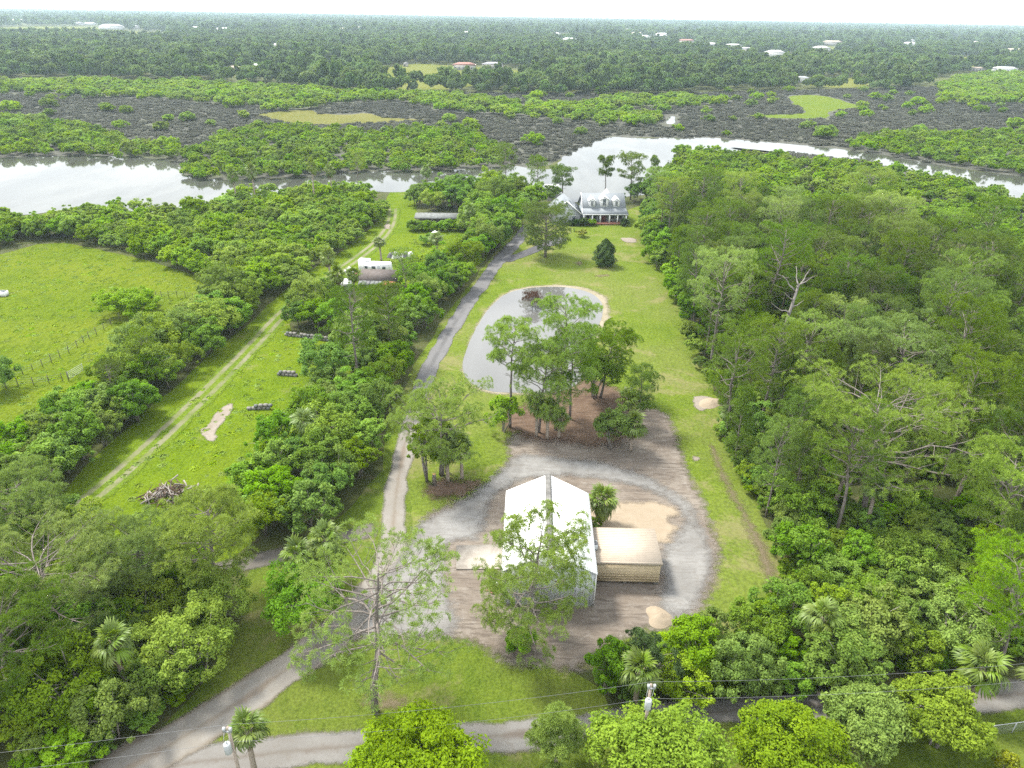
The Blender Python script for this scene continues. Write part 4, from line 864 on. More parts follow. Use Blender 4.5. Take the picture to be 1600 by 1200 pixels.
# --- broadleaf hedges and woods
HEDGE_L = GP([(40, 800), (130, 742), (203, 682), (260, 627), (325, 562), (372, 517), (418, 477), (365, 455), (335, 478), (282, 528), (212, 572), (140, 628), (70, 690), (0, 735), (-80, 790), (-80, 850)])
HEDGE_C = GP([(390, 830), (450, 850), (510, 808), (568, 742), (588, 690), (608, 632), (634, 576), (670, 520), (708, 468), (748, 420), (774, 390), (780, 352, 2), (745, 352), (735, 395), (690, 415), (648, 432), (646, 470), (632, 488), (560, 492), (538, 472), (497, 468), (452, 490), (455, 506), (460, 517), (530, 535), (522, 580), (497, 630), (452, 682), (400, 735), (388, 785)])
NORTHW = GP([(648, 350), (720, 368), (765, 398), (790, 380), (812, 352), (838, 318, 2), (838, 290, 4), (760, 282, 4), (700, 284, 4), (650, 296, 4), (645, 325)])
CORNER = GP([(372, 955), (358, 1010), (318, 1062), (255, 1115), (190, 1168), (110, 1210), (-120, 1290), (-220, 900), (-50, 812), (60, 840), (150, 850), (250, 890), (345, 912)])
RLOW = GP([(930, 1050), (945, 1090), (1000, 1101), (1110, 1096), (1250, 1083), (1400, 1062), (1480, 1048), (1720, 1020), (1720, 950), (1540, 985), (1480, 925), (1400, 900), (1330, 868), (1225, 862), (1228, 965), (1165, 1010), (1080, 1008), (1000, 1020)])
REDGE = GP([(1130, 675), (1150, 730), (1185, 790), (1215, 850), (1228, 930), (1300, 900), (1290, 850), (1230, 790), (1195, 720), (1165, 660)])
REDGE2 = GP([(1000, 345), (1012, 395), (1045, 455), (1075, 520), (1095, 510), (1065, 430), (1050, 345), (1030, 326)])
HOUSEB = GP([(842, 330), (868, 322), (900, 318), (985, 318), (1035, 322), (1035, 296, 2), (950, 306, 2), (870, 305, 2), (840, 308, 2)])
SHEDZONE = [GP([(530, 392), (636, 392), (634, 484), (560, 488), (535, 478)]), GP([(640, 330), (735, 330), (735, 372), (640, 372)]), GP([(865, 300, 0), (985, 300, 0), (985, 356, 0), (865, 356, 0)])]
jobs = [(HEDGE_L, 3.7, "shrubby tree in the pasture hedge", [("broad", 4), ("broad", 4), ("olive", 3), ("fresh", 2)], .75, 1.25, 51),
        (HEDGE_C, 4.0, "leafy tree in the centre hedge", [("broad", 4), ("broad", 4), ("fresh", 2), ("olive", 3)], .7, 1.18, 52),
        (NORTHW, 5.2, "tree in the house grove", [("broad", 4), ("broad", 4), ("olive", 3)], 1.0, 1.5, 53),
        (CORNER, 3.9, "tree in the left corner wood", [("broad", 4), ("olive", 3), ("fresh", 2)], .75, 1.1, 54),
        (RLOW, 3.5, "tree in the wood below the yard", [("broad", 4), ("fresh", 2), ("olive", 3)], .62, 1.05, 55),
        (REDGE, 3.9, "leafy tree fronting the right woods", [("broad", 4), ("broad", 4)], .6, 1.0, 56),
        (REDGE2, 4.4, "leafy tree at the upper lawn edge", [("broad", 4), ("broad", 4), ("mang", 4)], .85, 1.25, 57),
        (HOUSEB, 4.6, "dark tree behind the grey house", [("broad", 4)], 1.0, 1.35, 58)]
nb = 0
for poly, sp, lab, keys, a, b, sd in jobs:
    P = keep(scatter(poly, sp, sd, excl=SHEDZONE)); rng = np.random.default_rng(sd)
    px, py = proj(np.column_stack([P, np.full(len(P), 4.0)])); P = P[(px > -60) & (px < 1660) & (py < 1250)]
    for q in P:
        k, n = keys[rng.integers(0, len(keys))]
        d = {"broad": "green ", "fresh": "bright green ", "olive": "olive ", "mang": "yellow green "}[k] + lab
        ITEMS.append((place("%s%d" % (k, rng.integers(0, n)), "broadleaf_tree", d, "tree", q, rng.uniform(0, 6.28), rng.uniform(a, b), group=lab.replace("tree", "trees"), sz=rng.uniform(.9, 1.15)), d, q)); nb += 1
# pines standing in the centre hedge and the corner
for px, py, s, k, lab in [(560, 600, 1.0, 0, "broad pine with a grey trunk standing in the hedge left of the drive"), (612, 560, .9, 2, "pine close to the drive in the centre hedge"), (185, 640, .48, 0, "pine standing in the left hedge near the white gate"), (238, 598, .5, 3, "second pine in the left hedge near the white gate"),
                          (636, 474, .62, 1, "pale slim pine beside the brown roofed shed"), (790, 300, .95, 0, "dark pine in the grove by the inlet"), (842, 315, .9, 2, "tall dark pine left of the house"), (560, 295, .7, 1, "pine at the water end of the rutted track")]:
    place("pine_old%d" % k, "slash_pine", lab, "pine tree", spot(G(px, py), 1.5), px * .1, s)
# --- mangroves
MW = [GP([(345, 452), (425, 468), (478, 432), (535, 392), (580, 362), (603, 330), (607, 312, 4), (560, 281, 4), (500, 279, 4), (445, 288, 4), (340, 296, 4), (250, 319, 4), (160, 316, 4), (95, 322, 3), (70, 345, 2), (90, 376, 0), (155, 388, 0), (235, 407, 0), (305, 430, 0)]),
      GP([(-100, 318, 4), (0, 324, 4), (35, 330, 4), (75, 350, 2), (72, 372, 0), (0, 390, 0), (-100, 415, 0)]),
      GP([(1035, 262, 6), (1060, 234, 2), (1140, 238, 2), (1240, 251, 1), (1330, 258, 1), (1420, 269, 1), (1480, 280, 1), (1600, 312, 1), (1760, 344, 1), (1760, 440, 2), (1600, 380, 4), (1450, 318, 5), (1300, 282, 8), (1100, 275, 8), (1040, 290, 8)]),
      GP([(282, 266, 0), (300, 281, 0), (400, 282, 0), (540, 272, 0), (700, 267, 0), (790, 261, 0), (800, 240, 2), (775, 222, 2), (740, 205, 2), (690, 196, 2), (620, 200, 2), (560, 206, 2), (470, 196, 2), (400, 194, 2), (345, 208, 2), (310, 228, 2), (285, 250, 2)]),
      GP([(-140, 250, 0), (100, 245, 0), (272, 250, 0), (300, 232, 3), (210, 216, 2), (110, 192, 2), (0, 178, 2), (-140, 174, 2)])]
names = ["behind the pasture", "by the narrow creek", "on the near bank", "across the inlet", "beyond the left bay"]
allp = []
for i, p in enumerate(MW):
    q = keep(scatter(p, [3.9, 3.8, 4.6, 5.0, 5.0][i], 61 + i, margin=60)); allp += [(a[0], a[1], i) for a in q]
EAST = GP([(1320, 232), (1420, 247), (1500, 262), (1620, 280), (1800, 301), (1800, 216), (1500, 211), (1400, 212), (1335, 217)]); allp += [(a[0], a[1], 5) for a in scatter(EAST, 5.2, 70)]
names.append("over the river")
allp = np.array(allp); allp = allp[np.argsort(allp[:, 1])]
rng = np.random.default_rng(66); vis = proj(np.column_stack([allp[:, :2], np.full(len(allp), 2.0)]))[0]; vis = (vis > -15) & (vis < 1615)
idx = np.flatnonzero(vis)[:290]; rest = np.setdiff1d(np.arange(len(allp)), idx)
for i in idx:
    x, y, z = allp[i]; k = rng.integers(0, 4); d = ["low spreading", "wide domed", "small upright", "tall dense"][k] + " mangrove " + names[int(z)]
    ITEMS.append((place("mang%d" % k, "mangrove_tree", d, "mangrove", (x, y), rng.uniform(0, 6.28), rng.uniform(.8, 1.25) * (.8 if z in (3, 4) else 1), group="mangroves " + names[int(z)], parts=False), d, (x, y)))
def zsel(q): return q
mass("mangrove_thicket", "bright green mangrove thicket along both banks of the river", allp[rest][:, :2], ["mang0", "mang1", "mang2", "mang3"], .65, 1.05, 67)
FM = [GP([(-200, 142, 3), (60, 139, 3), (180, 144, 3), (270, 149, 3), (400, 160, 3), (455, 167, 3), (520, 155, 3), (620, 151, 3), (700, 167, 3), (800, 175, 3), (900, 181, 3), (1000, 190, 3), (1036, 186, 3), (1020, 172, 3), (950, 166, 3), (880, 160, 3), (760, 149, 3), (560, 138, 3), (300, 124, 3), (-200, 122, 3)]),
      GP([(880, 166, 3), (1000, 161, 3), (1120, 159, 3), (1155, 150, 3), (1050, 147, 3), (950, 149, 3)]), GP([(1478, 150, 4), (1600, 154, 4), (1800, 160, 4), (1800, 110, 4), (1530, 110, 4), (1465, 128, 4), (1480, 140, 4)])]
fp = np.concatenate([scatter(p, 7.0, 71 + i, margin=40) for i, p in enumerate(FM)])
# stragglers out on the marsh
MARSHP = GP([(-60, 241), (200, 238), (270, 246), (282, 262), (302, 277), (450, 276), (620, 266), (765, 261), (850, 260), (880, 245), (950, 212), (1130, 215), (1300, 230), (1500, 262), (1800, 298), (1800, 138), (1500, 135), (1300, 141), (1000, 147), (700, 145), (400, 138), (-60, 122)])
MEX = [MW[3], MW[4], EAST] + FM + [GP([(398, 181), (440, 173), (486, 171), (500, 178), (575, 176), (600, 184), (676, 188), (560, 193), (480, 196), (440, 190)]), GP([(1160, 180), (1240, 179), (1262, 175), (1232, 160), (1230, 149), (1270, 147), (1300, 152), (1355, 168), (1310, 172), (1300, 185), (1260, 187), (1200, 185)]), GP([(1035, 178), (1062, 178), (1062, 198), (1035, 198)])]
st_ = scatter(MARSHP, 17, 75, .5, MEX); st_ = st_[np.random.default_rng(1).uniform(size=len(st_)) < .28]
mass("far_mangroves", "lime green mangrove belt on the far side of the marsh", np.concatenate([fp, st_]), ["farmang0", "farmang1", "farmang2"], .6, 1.15, 76)
sc1 = scatter(MARSHP, 3.7, 77, .5, MEX, 30)
sc2 = scatter(GP([(1130, 238), (1240, 240), (1330, 250), (1400, 262), (1380, 276), (1300, 262), (1200, 252)]), 3.2, 78)
mass("marsh_scrub", "grey brown scrub of the wide tidal marsh", np.concatenate([sc1, sc2]), ["scrub0", "scrub1", "scrub2"], .4, 1.05, 79)

# --- far woods to the horizon
FB = [(175, 45, 52, 22, 7, 0, "warehouse", "big white warehouse far off at the upper left"), (415, 110, 30, 10, 4, 0, "house", "long white roofed house at the edge of the far woods"), (368, 113, 14, 9, 4, 2, "house", "low tan house left of the long white roofed one"), (432, 75, 14, 9, 5, 0, "house", "white house in the far trees above the long white roof"),
      (726, 108, 22, 11, 4.5, 3, "house", "red brown roofed house on the sunny far field"), (770, 107, 20, 10, 4.5, 1, "house", "grey roofed house right of the red brown one"), (634, 103, 4, 4, 3, 1, "shed", "tiny shed on the sunny far field"), (1252, 128, 10, 6, 4, 0, "house", "white house by the far lawn on the right"), (1568, 112, 24, 8, 4, 0, "house", "low white roof behind the right hand mangroves"), (1525, 110, 16, 6, 3, 2, "house", "low tan roof behind the right hand mangroves"),
      (1210, 88, 26, 14, 6, 0, "house", "largest white house cluster member at the right"), (1240, 97, 22, 12, 6, 2, "house", "brown roofed house below the white cluster at the right"), (1300, 70, 40, 16, 6, 2, "house", "long pinkish house far off at the right"), (1282, 80, 26, 14, 6, 0, "house", "pale house below the long pinkish one"), (1420, 72, 28, 14, 6, 0, "house", "pale house far right above the woods"), (1582, 84, 34, 16, 6, 2, "house", "tan house at the right edge of the far woods"), (1072, 68, 34, 15, 6, 3, "house", "red roofed house far off right of centre"), (1110, 74, 24, 12, 6, 0, "house", "white house just right of the red roofed far one"), (1145, 76, 28, 12, 6, 0, "house", "white roofed row right of centre far off"), (1165, 82, 22, 12, 6, 1, "house", "grey house left of the white cluster"),
      (890, 66, 30, 14, 6, 0, "house", "bright white far house above the middle of the woods"), (868, 56, 24, 14, 6, 0, "house", "white far house just behind the bright one"), (995, 55, 34, 14, 6, 2, "house", "tan far house in the middle distance")]
rf = random.Random(9)
for k in range(58):
    x = rf.choice([rf.uniform(0, 800), rf.uniform(0, 560), rf.uniform(850, 1600), rf.uniform(1000, 1600)]); y = rf.uniform(26, 52) + .0165 * (x - 400); FB.append((x, y, rf.uniform(16, 38), rf.uniform(10, 16), rf.uniform(5, 7.5), rf.choice([0, 0, 0, 1, 2]), "far_building", None))

def wedge(px_, py_, w):
    near = py_ > 90
    """open ground in front of a far building, so that it shows between the trees"""
    q = G(px_, py_ + 1.0); d = q / np.linalg.norm(q); s = np.array((d[1], -d[0])); L = 92 if near else 40 + .15 * q[1]
    return np.array([q + s * w * .6 + d * 8, q - s * w * .6 + d * 8, q - s * w * (.25 if near else .4) - d * L, q + s * w * (.4 if near else .4) - d * L])
FE = [(-500, 112), (-60, 122), (150, 126), (300, 128), (420, 136), (560, 148), (640, 147), (760, 149), (900, 152), (1000, 151), (1150, 144), (1300, 140), (1400, 142), (1452, 136), (1480, 116), (1700, 108), (2200, 112)]
front = GP(FE); far = np.array([(5200, 6500), (-5200, 6500)]); FW = np.vstack([front, far])
EX = [GP(p) for p in FAR_FIELDS] + [wedge(*b[:3]) for b in FB]
P1 = scatter(np.vstack([front, GP([(2200, 88), (1600, 74), (800, 62), (0, 50), (-500, 40)])]), 9.0, 81, .45, EX, 60)
P2 = scatter(np.vstack([GP([(-500, 40), (0, 50), (800, 62), (1600, 74), (2200, 88)]), far]), 20.0, 82, .45, EX, 30)
rg = np.random.default_rng(83)
def stands(P, scale, thr, seed):
    r = np.random.default_rng(seed); v = np.zeros(len(P))
    for k in range(7):
        a = r.uniform(0, 6.28); f = scale * 1.7 ** (k % 4); v += np.cos((P[:, 0] * math.cos(a) + P[:, 1] * math.sin(a)) * f + r.uniform(0, 6.28)) / (1 + (k % 4) * .5)
    return P[v > thr]
P1 = stands(P1, .021, -2.0, 3); P2 = stands(P2, .011, -1.5, 4)
P1 = P1[np.argsort(P1[:, 1])]; e1 = edge_dist(P1, FW); px, _ = proj(np.column_stack([P1, np.full(len(P1), 6.0)]))
fi = np.flatnonzero((e1 < 15) & (px > -10) & (px < 1610))[:240]
fl = ["wide round tree", "flat topped tree", "rounded upright tree", "tall narrow tree", "big domed tree"]
FLM = [((20, 125), "the left picture edge"), ((200, 126), "the marsh's left end"), ((368, 125), "the low tan far house"), ((415, 128), "the long white far roof"), ((520, 140), "the sunny field's left end"), ((640, 140), "the sunny far field"), ((726, 140), "the red brown far roof"), ((800, 145), "the grey far roof"), ((930, 152), "the middle of the marsh"), ((1050, 150), "the small far creek"), ((1150, 144), "the marsh meadow on the right"), ((1252, 140), "the far lawn's white house"), ((1340, 140), "the far lawn"), ((1440, 138), "the right hand far creek"), ((1560, 112), "the low right roofs")]
FITEMS = []; FLM = [(a, b.split(' ', 2)[-1] if False else b) for a, b in FLM]
for i in fi:
    k = int(rg.integers(0, 5)); d = fl[k] + " fronting the far woods"
    FITEMS.append((place("fartree%d" % k, "far_tree", d, "tree", P1[i], rg.uniform(0, 6.28), rg.uniform(.6, 1.05), group="front row of the far woods", parts=False), d, P1[i]))
r1 = np.setdiff1d(np.arange(len(P1)), fi); P1r = P1[r1]
mass("far_woods", "hazy woods stretching beyond the marsh", P1r, ["fartree%d" % k for k in range(5)], .4, 1.3, 84)
mass("horizon_woods", "pale misty woods along the horizon", P2, ["fartree%d" % k for k in range(5)], .8, 1.8, 85)
rank_labels(ITEMS); rank_labels(FITEMS, FLM)
# --- ground cover: tussocks give the pasture and meadow their uneven look
tm = MB(); rg2 = np.random.default_rng(90)
for k in range(3):
    q = MB(); n = 60; a = rg2.uniform(0, 6.28, n); r = np.sqrt(rg2.uniform(0, 1, n)) * .55
    add_leaves(q, np.column_stack([r * np.cos(a), r * np.sin(a), rg2.uniform(.02, .16, n) * (1.1 - r)]), np.column_stack([np.cos(a) * .35, np.sin(a) * .35, np.full(n, 1.0)]) + rg2.normal(size=(n, 3)) * .25, .16, rg2, .4)
    LIB["tuss%d" % k] = (None, q.mesh("tussock", M_grasst))
def clump(P, sd, keepf):   # keep the tussocks in drifts
    r = np.random.default_rng(sd); c = P[r.integers(0, len(P), max(6, len(P) // 60))]
    d = np.min(np.linalg.norm(P[:, None] - c[None], axis=2), 1) if len(P) * len(c) < 4e6 else np.zeros(len(P)); return P[(d < 1.6) | (r.uniform(size=len(P)) < keepf)]
PA = scatter(GP([(-60, 430), (0, 405), (85, 382), (160, 396), (300, 438), (340, 470), (280, 545), (200, 632), (100, 715), (0, 765), (-80, 800)]), 1.25, 91, .5, margin=20)
PB = scatter(GP([(110, 800), (215, 705), (310, 612), (405, 530), (450, 500), (530, 540), (520, 590), (480, 660), (400, 750), (330, 800), (250, 880)]), 1.2, 92, .5, margin=20)
PC = scatter(GP([(600, 405), (640, 380), (650, 345), (730, 372), (720, 395), (640, 420)]), 1.4, 93, .5)
mass("grass_tussocks", "uneven tussocks of long grass in the pasture and meadow", np.concatenate([clump(PA, 94, .3), clump(PB, 95, .25), PC]), ["tuss0", "tuss1", "tuss2"], .5, 1.2, 96)
# undergrowth under the near woods
ug = np.concatenate([scatter(RW, 3.0, 97, .5, margin=20)[:3200], scatter(CORNER, 2.2, 98, .5), scatter(CLEAR, 1.8, 99, .5), scatter(RLOW, 2.0, 101, .5), scatter(REDGE, 2.0, 102, .5)])
mass("undergrowth", "low tangled undergrowth beneath the woods", ug, ["mang1", "broad0", "olive1"], .25, .6, 100)

# ------------------------------------------------------------------ buildings and small things
M_cable = plain("cable", (.13, .135, .14), .5, .3)
M_white = plain("white_metal", (0.84, 0.84, 0.84), 0.7, 0.2, vary=0.02)
M_wallmetal = plain("sky_tinted_wall_metal", (0.5, 0.525, 0.535), 0.45, 0.4, vary=0.04)  # bluish skylight on the white barn wall, put into its base colour
M_ridge = plain("grey_ridge", (0.13, 0.127, 0.12), 0.8, 0.2, vary=0.35, scale=1.2)
M_tan = plain("tan_metal", (0.37, 0.315, 0.25), 0.75, 0.15, vary=0.05)
M_tanwall = plain("tan_wall_metal", (0.5, 0.41, 0.27), 0.55, 0.3, vary=0.05)
M_shingle = plain("blue_grey_shingle", (0.18, 0.197, 0.21), 0.95, 0.05, vary=0.1, scale=3)
M_siding = plain("pale_siding", (0.38, 0.4, 0.42), 0.6, 0.2, vary=0.04)
M_trim = plain("white_trim", (0.66, 0.66, 0.66), 0.5, 0.3, vary=0.02)
M_bluewall = plain("grey_blue_siding", (0.22, 0.255, 0.285), 0.6, 0.2, vary=0.06)
M_glass = plain("dark_glass", (0.05, 0.065, 0.075), 0.1, 0.6, vary=0.1)
M_brick = plain("red_brick", (0.28, 0.13, 0.095), 0.85, 0.15, vary=0.2, scale=4)
M_brown = plain("brown_shingle", (0.095, 0.082, 0.076), 0.85, 0.1, vary=0.15, scale=1.5)
M_rust = plain("rusty_tin", (0.3, 0.12, 0.075), 0.7, 0.2, vary=0.25)
M_tin = plain("weathered_tin", (0.13, 0.137, 0.132), 0.9, 0.05, vary=0.25)
M_dkgrey = plain("dark_grey", (0.09, 0.09, 0.095), 0.6, 0.3)
M_wood = plain("weathered_wood", (0.15, 0.13, 0.112), 0.85, 0.1, vary=0.25)
M_concrete = plain("block_concrete", (0.19, 0.18, 0.165), 0.9, 0.15, vary=0.2, bump=0.4)
M_redpaint = plain("dark_red_paint", (0.20, 0.035, 0.03), 0.4, 0.4)
M_rubber = plain("rubber", (0.025, 0.025, 0.027), 0.8, 0.2)
M_galv = plain("galvanised", (0.34, 0.355, 0.36), 0.4, 0.5, vary=0.1)
M_door = plain("dark_red_door", (0.14, 0.04, 0.035), 0.5, 0.3)
M_tarp = plain("white_tarp", (0.5, 0.5, 0.5), 0.6, 0.3, vary=0.12)
M_cut = plain("fresh_cut_wood", (0.55, 0.34, 0.15), 0.8, 0.1)

def slab_quad(m, q, th, mat=0):
    """a thick sheet from four corners, thickened along its own normal"""
    q = np.array(q, float); n = np.cross(q[1] - q[0], q[2] - q[0]); n /= np.linalg.norm(n)
    m.add(np.vstack([q, q - n * th]), [(0, 1, 2, 3), (7, 6, 5, 4), (0, 4, 5, 1), (1, 5, 6, 2), (2, 6, 7, 3), (3, 7, 4, 0)], mat)
def prism(m, poly_xz, y0, y1, mat=0):
    n = len(poly_xz); v = [(x, y0, z) for x, z in poly_xz] + [(x, y1, z) for x, z in poly_xz]
    m.add(v, [tuple(range(n)), tuple(range(2 * n - 1, n - 1, -1))] + [((i + 1) % n, i, n + i, n + (i + 1) % n) for i in range(n)], mat)

# white barn -----------------------------------------------------
BW, BL, EV, RD = 8.5, 12.0, 4.3, 6.5
barn = thing("barn", "white metal barn with a grey ridge cap behind the crooked pine", "barn", (3.75, 50.3, 0), math.radians(-1.2))
m = MB(); prism(m, [(-BW / 2, 0), (BW / 2, 0), (BW / 2, EV), (0, RD), (-BW / 2, EV)], 0, BL); m.build("wall", M_wallmetal, barn)
m = MB()
for k in range(18): m.box((-BW / 2 + .25 + k * .47, -.012, 2.1), (.05, .03, 4.2))
m.build("wall_rib", M_wallmetal, barn)
for sgn in (-1, 1):
    m = MB(); x1 = sgn * (BW / 2 + .2); z1 = EV - .2 * (RD - EV) / (BW / 2) + .03
    q = [(0, -.25, RD + .03), (0, BL + .25, RD + .03), (x1, BL + .25, z1), (x1, -.25, z1)]
    if sgn > 0: q = q[::-1]
    slab_quad(m, q, .06)
    sl_ = (RD + .03 - z1) / abs(x1)
    for k in range(13):
        y = .15 + k * .975; m.tube([(sgn * .25, y, RD + .05 - .25 * sl_), (x1 - sgn * .02, y, z1 + .025)], .028, 4)
    m.build("roof_slope", M_white, barn)
m = MB()
sl_ = (RD - EV) / (BW / 2)
for sgn in (-1, 1):
    q = [(0, -.27, RD + .13), (0, BL + .27, RD + .13), (sgn * .32, BL + .27, RD + .13 - .32 * sl_), (sgn * .32, -.27, RD + .13 - .32 * sl_)]
    slab_quad(m, q if sgn < 0 else q[::-1], .03)
m.build("ridge_cap", M_ridge, barn)
m = MB(); m.box((-BW / 2 - .04, 6.6, 1.5), (.06, 3.4, 3.0)); m.build("roller_door", M_trim, barn)
m = MB(); m.box((BW / 2 + .1, 0, 2.1), (.12, .12, 4.2)); m.box((-BW / 2 - .1, 0, 2.1), (.12, .12, 4.2)); m.build("corner_trim", M_trim, barn)
# tan shed -------------------------------------------------------
sx0, sx1, sy0, sy1 = 8.2, 14.75, 53.2, 57.9
shed = thing("metal_shed", "tan ribbed metal shed attached to the right side of the white barn", "shed", ((sx0 + sx1) / 2, sy0, 0), math.radians(-.6))
w2 = (sx1 - sx0) / 2
m = MB(); prism(m, [(-w2, .38), (w2, .38), (w2, 2.95), (-w2, 2.95)], 0, sy1 - sy0); m.build("wall", M_tanwall, shed)
m = MB()
for k in range(8): m.box((0, -.012, .55 + k * .31), (2 * w2 + .02, .03, .04))
o = m.build("siding_rib", M_tanwall, shed); o['kind'] = 'stuff'
m = MB()
for k in range(10): m.box((w2 + .02, (sy1 - sy0) / 2, .5 + k * .23), (.05, sy1 - sy0, .07))
o = m.build("siding_rib", M_tanwall, shed); o['kind'] = 'stuff'
m = MB(); q = [(-w2 - .1, -.15, 3.02), (w2 + .12, -.15, 3.02), (w2 + .12, sy1 - sy0 + .1, 3.18), (-w2 - .1, sy1 - sy0 + .1, 3.18)]; slab_quad(m, q, .06); m.build("roof", M_tan, shed)
m = MB()
for k in range(20): m.tube([(-w2 - .1, .05 + k * .245, 3.04 + k * .0083), (w2 + .12, .05 + k * .245, 3.024 + k * .0083)], .012, 4)
o = m.build("roof_rib", M_tan, shed); o['kind'] = 'stuff'
m = MB(); m.box((0, -.19, 2.86), (2 * w2 + .3, .06, .34)); m.build("fascia", M_tan, shed)
m = MB()
for x in (-w2 + .2, 0, w2 - .2):
    for y in (.3, 2.3, 4.3): m.box((x, y, .19), (.4, .4, .38))
m.build("footing", M_concrete, shed)
# bits by the barn
ac = thing("air_conditioner", "grey air conditioning unit between barn and tan shed", "air conditioner", (8.45, 55.0, 0)); m = MB(); m.box((0, 0, 3.35), (.5, .9, .6)); m.build("housing", M_galv, ac); m = MB(); m.tube([(0, 0, 3.65), (0, 0, 3.72)], .3, 12); m.build("fan_guard", M_dkgrey, ac); m = MB(); m.box((.05, 0, 1.55), (.3, .3, 3.0)); m.build("duct", M_galv, ac)
tb = thing("folding_table", "small white table at the front left corner of the barn", "table", (*G(783, 921), 0)); m = MB(); m.box((0, 0, .74), (1.1, .6, .05)); m.build("table_top", M_trim, tb)
for sx in (-.48, .48):
    for sy in (-.24, .24): m = MB(); m.box((sx, sy, .357), (.05, .05, .71)); m.build("leg", M_trim, tb)
bp = thing("brick_pile", "little heap of reddish bricks beside the barn's front left corner", "brick pile", (*G(771, 922), 0)); bm = MB(); bm.box((0, 0, 0), (.22, .11, .07)); bme = bm.mesh("brick", M_brick); rr_ = random.Random(4)
for k in range(36): o = link("brick", bme, bp, (rr_.gauss(0, .3), rr_.gauss(0, .22), .036 + .072 * (k % 4)), rr_.uniform(0, 3))
def mound(name, label, px, r, h, mat, seed):
    rng = np.random.default_rng(seed); xy = G(*px); m = MB(); n, k = 7, 20; V = [(0, 0, h)]; F = []
    for i in range(1, n + 1):
        for j in range(k):
            a = 2 * math.pi * j / k; q = r * i / n * (1 + .22 * math.cos(2 * a + seed) + .12 * math.cos(3 * a)); V.append((q * math.cos(a) * 1.25, q * math.sin(a), max(0, h * (1 - (i / n) ** 1.4)) + rng.normal() * .03 * (i < n)))
    for j in range(k): F.append((0, 1 + j, 1 + (j + 1) % k))
    for i in range(n - 1):
        for j in range(k): a = 1 + i * k; F.append((a + j, a + k + j, a + k + (j + 1) % k, a + (j + 1) % k))
    m.add(V, F); me = m.mesh(name, mat, True); me.attributes.new("edge", 'FLOAT', 'POINT').data.foreach_set("value", np.full(len(V), 5, np.float32))
    return tag(link(name, me, None, (xy[0], xy[1], .03)), label, "sand pile")
mound("sand_pile", "cream sand pile on the churned soil below the tan shed", (1030, 965), 1.15, .55, M_apron, 3)
mound("sand_pile", "low tan sand pile at the wood's edge up the lawn", (1112, 630), 1.6, .5, M_apron, 5)
# stump and logs by the drive clump
st = thing("tree_stump", "cut stump with an orange top in the mulch by the drive palms", "stump", (*G(679, 758), 0)); m = MB(); m.tube([(0, 0, 0), (0, 0, 1.55), (0, 0, 1.6)], (.28, .22, .21), 10); m.build("trunk", M_bark_pine, st); m = MB(); m.tube([(0, 0, 1.601), (0, 0, 1.63)], (.2, .19), 10); m.build("cut_face", M_cut, st)
# brush pile
bpile = thing("brush_pile", "dark heap of cut branches on the meadow by the left corner wood", "brush pile", (*G(266, 778), 0)); rng = np.random.default_rng(6); meshes = []
for k in range(6):
    m = MB(); L = rng.uniform(1.6, 3.2); s = np.linspace(-.5, .5, 4); m.tube(np.column_stack([s * L, rng.normal(size=4) * .12, rng.normal(size=4) * .1]), np.array((.07, .06, .045, .02)) * rng.uniform(.7, 1.5), 5); meshes.append(m.mesh("branch", M_bark_dark if k % 3 else M_bark_grey))
for k in range(120):
    a = rng.uniform(0, 6.28); r = rng.uniform(0, 1) ** .6 * 2.1; o = link("branch", meshes[k % 6], bpile, (r * math.cos(a) * 1.35, r * math.sin(a), .1 + (1 - r / 2.7) * rng.uniform(.2, 1.6)))
    o.rotation_euler = (rng.uniform(-.5, .5), rng.uniform(-.7, .7), rng.uniform(0, 6.28))
# block walls
blk = MB(); blk.box((0, 0, 0), (.56, .38, .4)); bev = blk.mesh("block", M_concrete); blk2 = MB(); blk2.box((0, 0, 0), (.46, .4, .36)); bev2 = blk2.mesh("block", M_tin)
def block_row(label, a, b, rows, seed, gap=.66):
    A, B = G(*a), G(*b); L = np.linalg.norm(B - A); n = int(L / gap); az = math.atan2(B[1] - A[1], B[0] - A[0]); rr2 = random.Random(seed)
    w = thing("block_wall", label, "wall", (A[0], A[1], 0), az)
    for r in range(rows):
        for k in range(n):
            if r and rr2.random() < .25: continue
            o = link("block", bev if rr2.random() < .7 else bev2, w, ((k + .5 + .5 * (r % 2)) * gap, rr2.gauss(0, .05), .2 + r * .4), rr2.gauss(0, .12))
block_row("long low wall of pale blocks edging the tree clump in the meadow", (445, 524), (530, 535), 2, 1)
block_row("short row of pale blocks in the meadow, the farther of the two", (433, 586), (467, 588), 2, 2)
block_row("short row of pale blocks in the meadow, the nearer of the two", (386, 640), (424, 639), 2, 3)
def heap(name, label, px, cat, mats, n, spread, size, seed):
    t_ = thing(name, label, cat, (*G(*px), 0)); rng = np.random.default_rng(seed)
    for k in range(n):
        m = MB(); d = size * rng.uniform(.5, 1.3, 3); m.box((0, 0, 0), d); o = m.build("piece", mats[k % len(mats)], t_, (rng.normal() * spread, rng.normal() * spread * .6, d[2] / 2 + rng.uniform(0, .5))); o.rotation_euler = (rng.normal() * .3, rng.normal() * .3, rng.uniform(0, 3))
heap("timber_heap", "dark heap of old timber at the hedge foot in the meadow", (488, 624), "heap", [M_wood, M_dkgrey], 14, .7, .6, 11)
heap("rubble_heap", "pale rubble heap at the hedge foot below the timber heap", (463, 652), "heap", [M_concrete, M_tin, M_wood], 18, .9, .55, 12)
